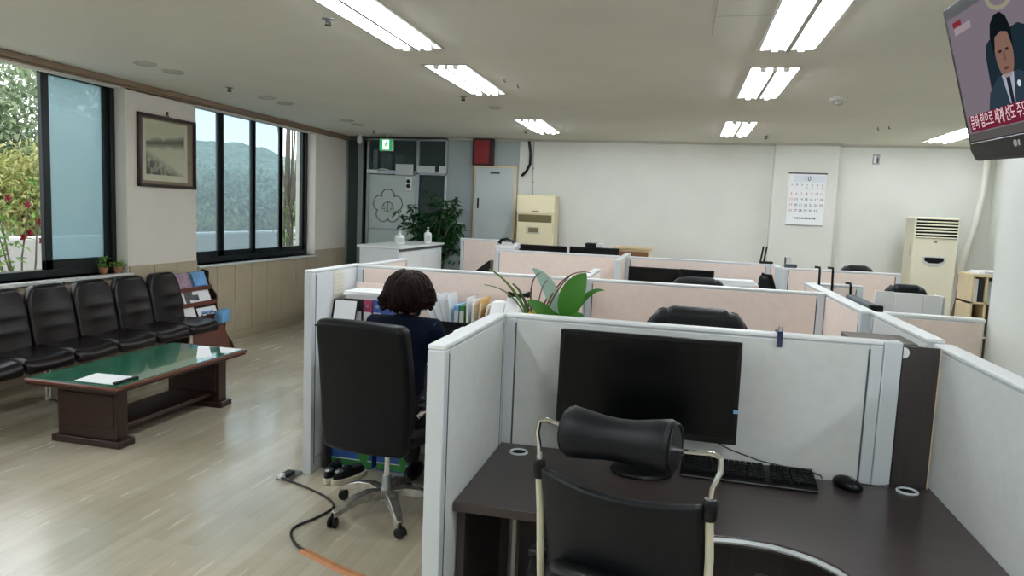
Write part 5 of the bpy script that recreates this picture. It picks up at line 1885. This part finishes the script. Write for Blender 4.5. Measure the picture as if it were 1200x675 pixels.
# under the desk: cartons, shoes
def carton(x0, x1, y0, h, label):
    t = thing('drink_carton', label, 'carton', ((x0 + x1) / 2, y0 + .08, 0), 0, 'blue and green cartons under the desk')
    w = (x1 - x0) / 2
    b = MB(); b.box(-w, -.08, 0, w, .08, h)
    obj('box', b, M['blue'], t, bevel=0.003)
    b = MB(); b.box(-w + .002, -.0825, .01, w - .002, -.0795, h * .26)
    obj('green_band', b, M['green'], t)
    b = MB(); b.box(-w + .002, -.083, h * .26, w - .002, -.0795, h * .285)
    obj('white_line', b, M['white'], t)
    b = text_mb('F', .05); b.xf(T(-w + .05, -.083, h * .72) @ FACE_NY)
    obj('lettering', b, M['white'], t, smooth=0, recalc=False)
    b = MB(); b.ell((w * .6, -.081, h * .36), (w * .3, .003, h * .22), 14, 8)
    obj('green_print', b, M['green'], t)
    return t
carton(-2.02, -1.745, 3.93, .19, 'left blue and green carton under the woman\'s desk behind the shoes')
carton(-1.715, -1.50, 3.93, .19, 'right blue and green carton under the woman\'s desk behind the chair base')
t = thing('brown_carton', 'small brown box on the floor under the right side of the woman\'s desk', 'carton', (-1.03, 3.84, 0))
b = MB(); b.box(-.15, -.1, 0, .15, .1, .15)
obj('box', b, M['brownbox'], t, bevel=0.003)
b = MB(); b.box(-.152, -.102, .146, .152, .102, .156)
obj('lid', b, M['brownbox'], t, bevel=0.003)
def shoe(x, y, rz, label):
    t = thing('shoe', label, 'shoe', (x, y, 0), R(rz), 'pair of dark shoes under the desk')
    n = 20
    out = [(.040 * math.sin(2 * PI * k / n) * (1.0 - .14 * math.cos(2 * PI * k / n)), -.125 * math.cos(2 * PI * k / n)) for k in range(n)]
    b = MB(); b.prism([(x_ * 1.12, y_ * 1.07) for x_, y_ in out], 0, .036)
    so = obj('sole', b, M['cream'], t, bevel=0.006); so['label'] = 'thick cream sole'
    def up(p):
        return p
    b = MB(); b.ell((0, 0, .03), (.040, .122, .062), 20, 12)
    b.v = [(x_, y_, max(.028, z_ - (.012 if y_ > 0 else 0) + (.012 if y_ > .06 else 0))) for x_, y_, z_ in b.v]
    obj('upper', b, M['blackmat'], t)
    b = MB(); b.ell((0, .045, .075), (.026, .055, .012), 14, 8)
    obj('opening', b, M['ink'], t)
    b = MB(); b.ell((0, -.075, .075), (.022, .035, .010), 12, 8)
    o = obj('toe_patch', b, M['steel'], t)
shoe(-1.905, 3.74, 8, 'left of the two dark cream-soled shoes under the woman\'s desk')
shoe(-1.80, 3.735, -22, 'right of the two dark cream-soled shoes, toe turned toward the chair')
# floor socket, cable, duct
t = thing('floor_socket', 'dark floor socket with a plug beside the end of the aisle divider', 'socket', (-2.15, 3.67, 0))
b = MB(); b.box(-.045, -.075, 0, .045, .075, .012)
obj('plate', b, M['dullmetal'], t, bevel=0.003)
b = MB(); b.box(-.03, -.05, .012, .02, .03, .03)
obj('socket_block', b, M['blackpl'], t, bevel=0.004)
b = MB(); b.box(-.03, -.08, .012, .005, -.05, .038)
obj('plug', b, M['white'], t, bevel=0.004)
def smooth_path(P, n=6):
    P = [Vector(p) for p in P]
    out = []
    for i in range(len(P) - 1):
        p0, p1, p2, p3 = P[max(0, i - 1)], P[i], P[i + 1], P[min(len(P) - 1, i + 2)]
        for j in range(n):
            u = j / n
            out.append(.5 * ((2 * p1) + (p2 - p0) * u + (2 * p0 - 5 * p1 + 4 * p2 - p3) * u * u + (3 * p1 - p0 - 3 * p2 + p3) * u ** 3))
    return out + [P[-1]]
b = MB(); b.tube(smooth_path([(-2.155, 3.59, .02), (-2.10, 3.585, .008), (-2.064, 3.578, .007), (-1.959, 3.534, .007), (-1.79, 3.443, .007), (-1.70, 3.345, .007), (-1.715, 3.214, .007), (-1.765, 3.079, .007), (-1.74, 2.989, .007), (-1.662, 2.902, .007), (-1.60, 2.866, .007)]), .0065, 8)
tag(obj('power_cable', b, M['cable']), 'black power cable winding over the floor from the floor socket', 'cable')
pts = smooth_path([(-1.61, 2.872, 0), (-1.468, 2.809, 0), (-1.336, 2.755, 0), (-1.2, 2.715, 0), (-1.0, 2.69, 0)], 4)
b = MB()
vs, fs = [], []
for i, p in enumerate(pts):
    d = (pts[min(i + 1, len(pts) - 1)] - pts[max(i - 1, 0)]).normalized()
    s = Vector((-d.y, d.x, 0))
    vs += [p - s * .025, p - s * .012 + Vector((0, 0, .011)), p + s * .012 + Vector((0, 0, .011)), p + s * .025]
for i in range(len(pts) - 1):
    for j in range(4):
        fs.append((i * 4 + j, i * 4 + (j + 1) % 4, i * 4 + 4 + (j + 1) % 4, i * 4 + 4 + j))
fs += [(0, 1, 2, 3), tuple(len(vs) - 4 + q for q in (3, 2, 1, 0))]
b.add(vs, fs)
tag(obj('cable_duct', b, M['orange']), 'orange brown floor duct covering the end of the black cable', 'duct')

# ------------------------------------------------------------------ things in the far cubicles
FM = 'dark monitors in the far cubicles'
def far_desk(x0, x1, y0, y1, label):
    t = thing('office_desk', label, 'desk', ((x0 + x1) / 2, (y0 + y1) / 2, 0), 0)
    w, d = (x1 - x0) / 2, (y1 - y0) / 2
    b = MB(); b.box(-w, -d, .695, w, d, .725)
    obj('desktop', b, M['walnut'], t, bevel=0.002)
    for s in (-1, 1):
        b = MB(); b.box(s * w - .01 - .011 * s, -d + .02, 0, s * w + .01 - .011 * s, d - .02, .695)
        obj('side_panel', b, M['walnutv'], t)
far_desk(-.49, .83, 6.50, 7.05, 'dark desk under the pair of monitors in the far middle cubicle')
monitor('dark monitor at the left of the pair in the far middle cubicle', (-.20, 6.76, .726), 0, .50, .30, .12, group=FM)
monitor('smaller dark monitor at the right of the pair in the far middle cubicle', (.17, 6.72, .726), -3, .31, .26, .165, group=FM)
far_desk(-1.80, -.60, 7.16, 7.75, 'dark desk behind the far left pink divider')
far_desk(-1.98, -.60, 8.35, 8.95, 'dark desk in the rearmost left cubicle below the beige air conditioner')
monitor('dark monitor in front of the beige air conditioner, left of the two', (-1.63, 8.6, .726), 0, .60, .37, .125, group=FM)
monitor('dark monitor in the rearmost row left of the beige cabinet', (-1.00, 8.6, .726), 0, .60, .37, .13, group=FM)
far_desk(-1.98, -1.2, 5.75, 6.3, 'dark desk behind the woman\'s cubicle')
t = thing('black_file', 'black slanted file box whose corner peeks over the divider behind the woman', 'file box', (-1.64, 6.0, .726))
b = MB(); b.prism([(-.16, 0), (.06, 0), (.06, .455), (.045, .455), (-.16, .29)], -.05, .05, 'y')
obj('box', b, M['blackpl'], t, bevel=0.002)
b = MB(); b.box(-.1, -.052, .06, 0, -.05, .14)
obj('label_card', b, M['signgrey'], t)
t = thing('desk_telephone', 'white desk telephone with a black handset on the far left divider', 'telephone', (-1.755, 7.28, .726))
b = MB(); b.box(-.1, -.09, 0, .1, .09, .50)
obj('riser', b, M['white'], t, bevel=0.004)
b = MB(); b.prism([(-.10, .5), (.10, .5), (.10, .56), (-.10, .53)], -.115, .115, 'x')
obj('phone_base', b, M['white'], t, bevel=0.004)
b = MB(); b.tube([(-.08, -.03, .55), (-.06, -.03, .585), (.0, -.03, .60), (.06, -.03, .585), (.08, -.03, .56)], [.022, .018, .014, .018, .022], 8)
obj('handset', b, M['blackpl'], t)
t = thing('beige_cabinet', 'beige low cabinet with a brown drawer against the back wall', 'cabinet', (-.58, 9.4, 0))
b = MB(); b.box(-.22, -.2, 0, .22, .2, 1.20)
obj('carcass', b, M['tanbox'], t, bevel=0.004)
b = MB(); b.box(-.245, -.215, 1.2, .245, .21, 1.225)
obj('top_panel', b, M['tanbox'], t, bevel=0.004)
b = MB(); b.box(-.2, -.207, 1.0, .2, -.199, 1.17)
obj('drawer', b, M['brownbox'], t, bevel=0.003)
t = thing('desk_printer', 'small black and white machine behind the far dark monitors', 'printer', (-1.07, 9.25, 0))
b = MB(); b.box(-.16, -.15, 0, .16, .15, 1.16)
obj('stand', b, M['white'], t, bevel=0.004)
b = MB(); b.box(-.11, -.1, 1.16, .03, .1, 1.255)
obj('black_body', b, M['blackpl'], t, bevel=0.01)
b = MB(); b.box(.035, -.1, 1.16, .12, .1, 1.25)
obj('white_body', b, M['signgrey'], t, bevel=0.01)
# papers stack on a tray tower
t = thing('paper_tower', 'stack of white papers left of the hanging black bag', 'papers', (.50, 6.58, .726))
b = MB(); b.box(-.17, -.06, 0, .17, .12, .30)
obj('tray_frame', b, M['signgrey'], t)
b = MB()
r0 = random.Random(8)
for i in range(7):
    b.cbox((r0.uniform(-.02, .02), .03, .305 + i * .009), (.34, .2, .0085), Matrix.Rotation(r0.uniform(-.06, .06), 3, 'Z'))
obj('sheets', b, M['paper'], t)
# hanging bag
t = thing('shoulder_bag', 'black bag slumped against the inside of the far divider corner', 'bag', (.73, 6.32, 0))
b = MB(); b.pad(.17, .13, .46, .05, 10, lambda p: (p.x * (1 - .5 * max(0, p.z / .23)) + .012 * math.sin(p.z * 22), p.y * (1 - .4 * max(0, p.z / .23)) + .012 * math.sin(p.x * 30), p.z))
b.xf(T(0, 0, .945))
obj('bag_body', b, M['leather'], t)
b = MB(); b.tube([(.05, -.02, .75), (.07, -.03, 1.05), (.03, -.02, 1.17), (-.03, -.02, 1.18), (-.055, -.02, 1.08)], .014, 8)
obj('strap', b, M['blackmat'], t)
b = MB(); b.box(-.15, -.15, 0, .1, .15, .71)
obj('pedestal', b, M['walnutv'], t)
# router on the divider end
t = thing('router', 'small black router with two upright antennas on the far divider', 'router', (.80, 7.09, ZT))
b = MB(); b.box(-.055, -.03, 0, .065, .03, .022)
obj('body', b, M['blackpl'], t, bevel=0.004)
for x in (-.045, -.015):
    b = MB(); b.tube([(x, 0, .02), (x + .018, 0, .16)], .0085, 8)
    obj('antenna', b, M['blackpl'], t)
t = thing('tape_dispenser', 'grey and black tape dispenser on the divider right of the router', 'dispenser', (.955, 6.63, ZT))
b = MB(); b.box(-.05, -.025, 0, .055, .025, .032)
obj('base', b, M['groove'], t, bevel=0.006)
b = MB(); b.box(-.05, -.02, .03, -.038, .02, .09)
obj('upright', b, M['groove'], t, bevel=0.003)
b = MB(); b.lathe([(.02, -.012), (.03, -.012), (.03, .012), (.02, .012)], 18, (-.018, 0, .065), Matrix.Rotation(R(90), 3, 'X'))
obj('tape_roll', b, M['signgrey'], t)
def hook(x, y, label, z=ZT, h=.11):
    b = MB(); b.tube([(x + .004, y - .027, z - .10), (x + .002, y - .034, z), (x, y - .034, z + h * .8), (x, y - .02, z + h), (x - .02, y + .015, z + h)], .0075, 8)
    tag(obj('divider_hook', b, M['blackmat']), label, 'hook', 'black hooks on the dividers')
hook(.905, 5.03, 'left of two black hooks standing up from the pink divider below the calendar column', h=.105)
hook(.985, 5.03, 'right of two black hooks standing up from the pink divider below the calendar column', h=.105)
hook(1.10, 5.03, 'single black hook above the left end of the long dark bar on the divider', z=ZT - .06, h=.07)
t = thing('dark_bar', 'long dark grey bar along the divider top left of the white screen', 'bar', (.938, 3.98, ZT - .028))
b = MB(); b.pad(.05, .54, .03, .010, 6); b.xf(T(.0, .0, .018))
obj('bar_body', b, M['groove'], t)
b = MB(); b.box(-.028, -.285, -.002, .03, -.235, .036)
obj('end_block', b, M['blackmat'], t, bevel=0.004)
b = MB(); b.tube([(.012, 0, 0), (.012, 0, -.46)], .02, 8)
obj('support_post', b, M['blackmat'], t)
# white desk screen and its desk
far_desk(.95, 1.75, 3.65, 4.9, 'dark desk carrying the white folding screen behind the right pillar divider')
t = thing('desk_screen', 'white three-fold board standing on the desk before the tall air conditioner', 'screen', (1.05, 4.2, .726))
b = MB(); b.box(0, 0, 0, .095, .012, .535); 
obj('left_panel', b, M['white'], t, bevel=0.002)
b = MB(); b.box(.097, 0, 0, .24, .012, .532)
obj('middle_panel', b, M['paper'], t, bevel=0.002)
b = MB(); b.box(.242, 0, 0, .335, .012, .527)
obj('right_panel', b, M['white'], t, bevel=0.002)
b = MB(); b.box(.335, 0, 0, .347, .16, .52)
obj('return_panel', b, M['cabblue'], t, bevel=0.002)
# pigeon-hole shelf
t = thing('pigeonhole_shelf', 'pale wooden pigeonhole shelf of files left of the right pillar', 'shelf', (2.165, 6.0, 0))
b = MB()
for x in (0, .092, .184, .276, .368): b.box(x, 0, .0, x + .014, .3, 1.27)
for z in (.05, .30, .55, .80, 1.06): b.box(0, 0, z, .382, .3, z + .014)
b.box(-.004, -.004, 1.265, .386, .304, 1.285); b.box(0, .29, 0, .382, .3, 1.27)
obj('carcass', b, M['lightwood'], t)
for x, c, h, lb in ((.018, 'white', .175, 'white file in the left upper slot of the wooden pigeonhole shelf'), (.056, 'ink', .165, 'dark file beside the white one in the left upper slot'),
                    (.11, 'cabblue', .16, 'grey blue file in the second upper slot of the wooden shelf'), (.145, 'skyblue', .12, 'blue file in the second upper slot of the wooden shelf'), (.205, 'paper', .17, 'white file in the third upper slot of the wooden shelf')):
    b = MB(); b.box(0, 0, 0, .03, .24, h)
    o = obj('shelf_file', b, M[c], bevel=0.003); o.location = (2.165 + x, 6.02, 1.0745)
    tag(o, lb, 'file', 'files in the wooden shelf')
b = MB(); b.box(0, 0, 0, .07, .2, .13)
o = obj('yellow_box', b, M['yellow'], bevel=0.004); o.location = (2.182, 6.02, .8145); tag(o, 'yellow box in the lower left slot of the wooden pigeonhole shelf', 'box')
b = MB(); b.pad(.14, .2, .16, .04, 6, lambda p: (p.x + .01 * math.sin(p.z * 50), p.y + .01 * math.sin(p.x * 60), p.z))
o = obj('grey_bundle', b, M['grayprint']); o.location = (2.34, 5.90, .896); 
bpy.data.objects.remove(o)
b = MB(); b.cbox((0, 0, .006), (.30, .22, .012)); b.cbox((.02, .0, .018), (.30, .21, .01), Matrix.Rotation(.12, 3, 'Z'))
o = thing('paper_stack', 'white papers on top of the wooden pigeonhole shelf', 'paper', (2.36, 6.14, 1.2855))
obj('sheets', b, M['paper'], o)
b = MB(); b.box(.02, -.09, .0235, .16, .06, .031, Matrix.Rotation(-.2, 3, 'Z'))
obj('dark_sheet', b, M['cabblue'], o)

# ------------------------------------------------------------------ sill plants
def sill_plant(x, y, h, label, seed, wide):
    t = thing('sill_plant', label, 'plant', (x, y, .9), 0, 'small pot plants on the sill')
    b = MB(); b.lathe([(.03, 0), (.042, .05), (.044, .055), (.036, .055), (.034, .045), (0, .044)], 14)
    obj('pot', b, M['potb'] if wide else M['potw'], t)
    r = random.Random(seed)
    b = MB()
    for i in range(60):
        p = Vector((r.uniform(-.05, .05), r.uniform(-wide, wide), r.uniform(.05, h)))
        leaf_quads(b, p, Vector((r.uniform(-1, 1), r.uniform(-1, 1), r.uniform(-.3, 1))), Vector((0, 0, 1)), r.uniform(.025, .045), .018)
    obj('foliage', b, M['leafD'], t, smooth=0, recalc=False)
sill_plant(-5.06, 5.42, .15, 'small upright pot plant on the sill at the corner of the filmed sash', 21, .035)
sill_plant(-5.04, 5.57, .09, 'low bushy pot plant on the sill next to the pier', 22, .06)

# ------------------------------------------------------------------ outside
b = MB(); b.box(-70, -30, -.2, -5.31, 90, -.05)
struct('ground', b, M['ground'])
b = MB(); b.box(-7.25, -6, -.05, -7.1, 40, 1.07)
struct('wall_terrace', b, M['concrete'], label='pale terrace parapet outside the windows')
t = thing('terrace_rail', 'white rail on top of the pale terrace parapet outside the windows', 'rail', (-7.17, 0, 1.07))
b = MB(); b.box(-.06, -6, 0, .06, 40, .035)
obj('rail_bar', b, M['rail'], t, bevel=0.006)
def tree(name, label, base, rad, zc, n, mat, L_, W_, seed, trunk=True, cat='tree', group='trees and shrubs outside the windows'):
    t = thing(name, label, cat, (base[0], base[1], -.05), 0, group)
    r = random.Random(seed)
    b = MB()
    for i in range(5):
        c = (r.uniform(-.45, .45) * rad[0], r.uniform(-.45, .45) * rad[1], zc + r.uniform(-.4, .4) * rad[2])
        leaf_cloud(b, r, c, (rad[0] * r.uniform(.55, .85), rad[1] * r.uniform(.55, .85), rad[2] * r.uniform(.55, .85)), n // 5, L_, W_)
    obj('foliage', b, mat, t, smooth=0, recalc=False)
    b = MB()
    b.tube([(0, 0, 0), (.05, .03, zc * .5), (0, 0, zc)], [.11, .08, .05], 8)
    for i in range(6):
        a = r.uniform(0, 6.28)
        b.tube([(0, 0, zc * r.uniform(.4, .9)), (rad[0] * .6 * math.cos(a), rad[1] * .6 * math.sin(a), zc + r.uniform(-.2, .5) * rad[2])], [.04, .012], 6)
    obj('trunk', b, M['bark'], t)
tree('leafy_tree', 'pale green tree filling the upper part of the open window', (-10.6, 9.6), (1.9, 2.2, 1.9), 2.7, 11000, M['leafA'], .13, .065, 31)
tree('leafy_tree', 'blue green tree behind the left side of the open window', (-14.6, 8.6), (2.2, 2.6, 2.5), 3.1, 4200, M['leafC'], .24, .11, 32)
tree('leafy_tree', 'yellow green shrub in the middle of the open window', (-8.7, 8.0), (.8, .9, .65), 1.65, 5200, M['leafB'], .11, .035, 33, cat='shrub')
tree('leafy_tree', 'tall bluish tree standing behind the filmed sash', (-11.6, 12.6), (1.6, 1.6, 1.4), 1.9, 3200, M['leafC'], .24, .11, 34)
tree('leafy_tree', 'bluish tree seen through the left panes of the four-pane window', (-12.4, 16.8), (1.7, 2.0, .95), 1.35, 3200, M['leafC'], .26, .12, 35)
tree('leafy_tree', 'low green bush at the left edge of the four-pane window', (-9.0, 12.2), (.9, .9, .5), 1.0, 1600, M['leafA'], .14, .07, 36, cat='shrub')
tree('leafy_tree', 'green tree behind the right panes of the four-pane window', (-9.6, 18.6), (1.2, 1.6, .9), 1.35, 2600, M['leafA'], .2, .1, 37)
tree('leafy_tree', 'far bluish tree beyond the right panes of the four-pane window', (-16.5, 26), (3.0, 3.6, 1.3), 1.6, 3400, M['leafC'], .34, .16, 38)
# bare trunks by the right pane
t = thing('bare_tree', 'bare grey branching trunks outside the rightmost pane', 'tree', (-6.35, 10.75, -.05), 0, 'trees and shrubs outside the windows')
r = random.Random(41)
b = MB()
for i in range(9):
    x0, y0_ = r.uniform(-.05, .08), r.uniform(-.12, .12)
    x1, y1 = x0 + r.uniform(-.2, .2), y0_ + r.uniform(-.35, .3)
    b.tube(smooth_path([(x0, y0_, 0), (x0 + r.uniform(-.03, .03), y0_ + r.uniform(-.05, .05), 1.2), ((x0 + x1) / 2, (y0_ + y1) / 2, 2.0), (x1, y1, 3.1)], 4), [.03 - .0016 * q for q in range(13)], 6)
obj('trunks', b, M['bark'], t)
b = MB()
leaf_cloud(b, r, (0, -.05, 1.35), (.2, .25, .45), 160, .08, .04)
obj('foliage', b, M['leafD'], t, smooth=0, recalc=False)
# hibiscus just outside the open window
t = thing('hibiscus_shrub', 'hibiscus shrub with pink and dark red flowers just outside the open window', 'shrub', (-5.95, 5.38, -.05), 0, 'trees and shrubs outside the windows')
r = random.Random(51)
st = MB(); lf = MB()
for i in range(9):
    e = Vector((r.uniform(-.35, .2), r.uniform(-.35, .22), r.uniform(1.35, 2.0)))
    b0 = Vector((r.uniform(-.08, .08), r.uniform(-.1, .1), 0))
    m = b0.lerp(e, .5) + Vector((r.uniform(-.06, .06), r.uniform(-.06, .06), .1))
    st.tube([b0, m, e], [.012, .008, .004], 6)
    for j in range(20):
        f = r.uniform(.6, 1.05)
        p = (b0.lerp(m, f * 2) if f < .5 else m.lerp(e, (f - .5) * 2)) + Vector((r.uniform(-.12, .12), r.uniform(-.12, .12), r.uniform(-.06, .08)))
        leaf_quads(lf, p, Vector((r.uniform(-1, 1), r.uniform(-1, 1), r.uniform(-.8, .5))), Vector((0, 0, 1)), r.uniform(.06, .11), .045)
obj('stems', st, M['bark'], t)
obj('foliage', lf, M['leafD'], t, smooth=0, recalc=False)
for (y, z, c) in ((5.225, 1.545, 'petal'), (5.421, 1.488, 'petal'), (5.533, 1.33, 'petald'), (5.366, 1.19, 'petald'), (5.43, 1.23, 'petald'), (5.564, 1.153, 'petald'), (5.35, .82, 'petal')):
    b = MB()
    for q in range(5):
        a = 2 * PI * q / 5
        d = Vector((.35, math.cos(a), math.sin(a)))
        leaf_quads(b, Vector((.06, y - 5.38, z + .05)), d, Vector((1, 0, 0)), .044, .040)
    b.tube([(.06, y - 5.38, z + .05), (.10, y - 5.38, z + .055)], .004, 5)
    obj('flower', b, M[c], t, smooth=0, recalc=False)
# wooded hill
b = MB()
nx, ny = 40, 60
vs, fs = [], []
for i in range(nx + 1):
    for j in range(ny + 1):
        x = -20 - 45 * i / nx
        y = -25 + 110 * j / ny
        ridge = 6.0 * math.exp(-((x + 46) / 14) ** 2) * (.75 + .55 * math.exp(-((y - 66) / 16) ** 2) + .4 * math.exp(-((y - 10) / 22) ** 2))
        z = ridge + .55 * noise.noise(Vector((x * .5, y * .5, 0))) + .2 * noise.noise(Vector((x * 1.7, y * 1.7, 3)))
        vs.append((x, y, z - .3))
for i in range(nx):
    for j in range(ny):
        fs.append((i * (ny + 1) + j, (i + 1) * (ny + 1) + j, (i + 1) * (ny + 1) + j + 1, i * (ny + 1) + j + 1))
b.add(vs, fs)
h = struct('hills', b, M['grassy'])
h['label'] = 'wooded hill beyond the terrace'

# ------------------------------------------------------------------ sky
w = bpy.data.worlds.new('overcast sky')
scene.world = w
w.use_nodes = True
nt = w.node_tree
bg = nt.nodes['Background']
tc = nt.nodes.new('ShaderNodeTexCoord')
n = nt.nodes.new('ShaderNodeTexNoise')
n.inputs['Scale'].default_value = 2.5
n.inputs['Detail'].default_value = 5
nt.links.new(tc.outputs['Generated'], n.inputs['Vector'])
rp = nt.nodes.new('ShaderNodeValToRGB')
rp.color_ramp.elements[0].position = .35
rp.color_ramp.elements[1].position = .65
rp.color_ramp.elements[0].color = (.82, .88, .95, 1)
rp.color_ramp.elements[1].color = (.94, .97, 1.0, 1)
nt.links.new(n.outputs['Fac'], rp.inputs['Fac'])
nt.links.new(rp.outputs['Color'], bg.inputs['Color'])
bg.inputs['Strength'].default_value = 2.5

vs_ = scene.view_settings
vs_.view_transform = 'Standard'
vs_.look = 'None'
vs_.gamma = 1
vs_.exposure = 0.4
vs_.use_curve_mapping = False
scene.cycles.use_denoising = True
scene.cycles.max_bounces = 10
scene.cycles.diffuse_bounces = 6
scene.cycles.transparent_max_bounces = 12
scene.cycles.sample_clamp_indirect = 6
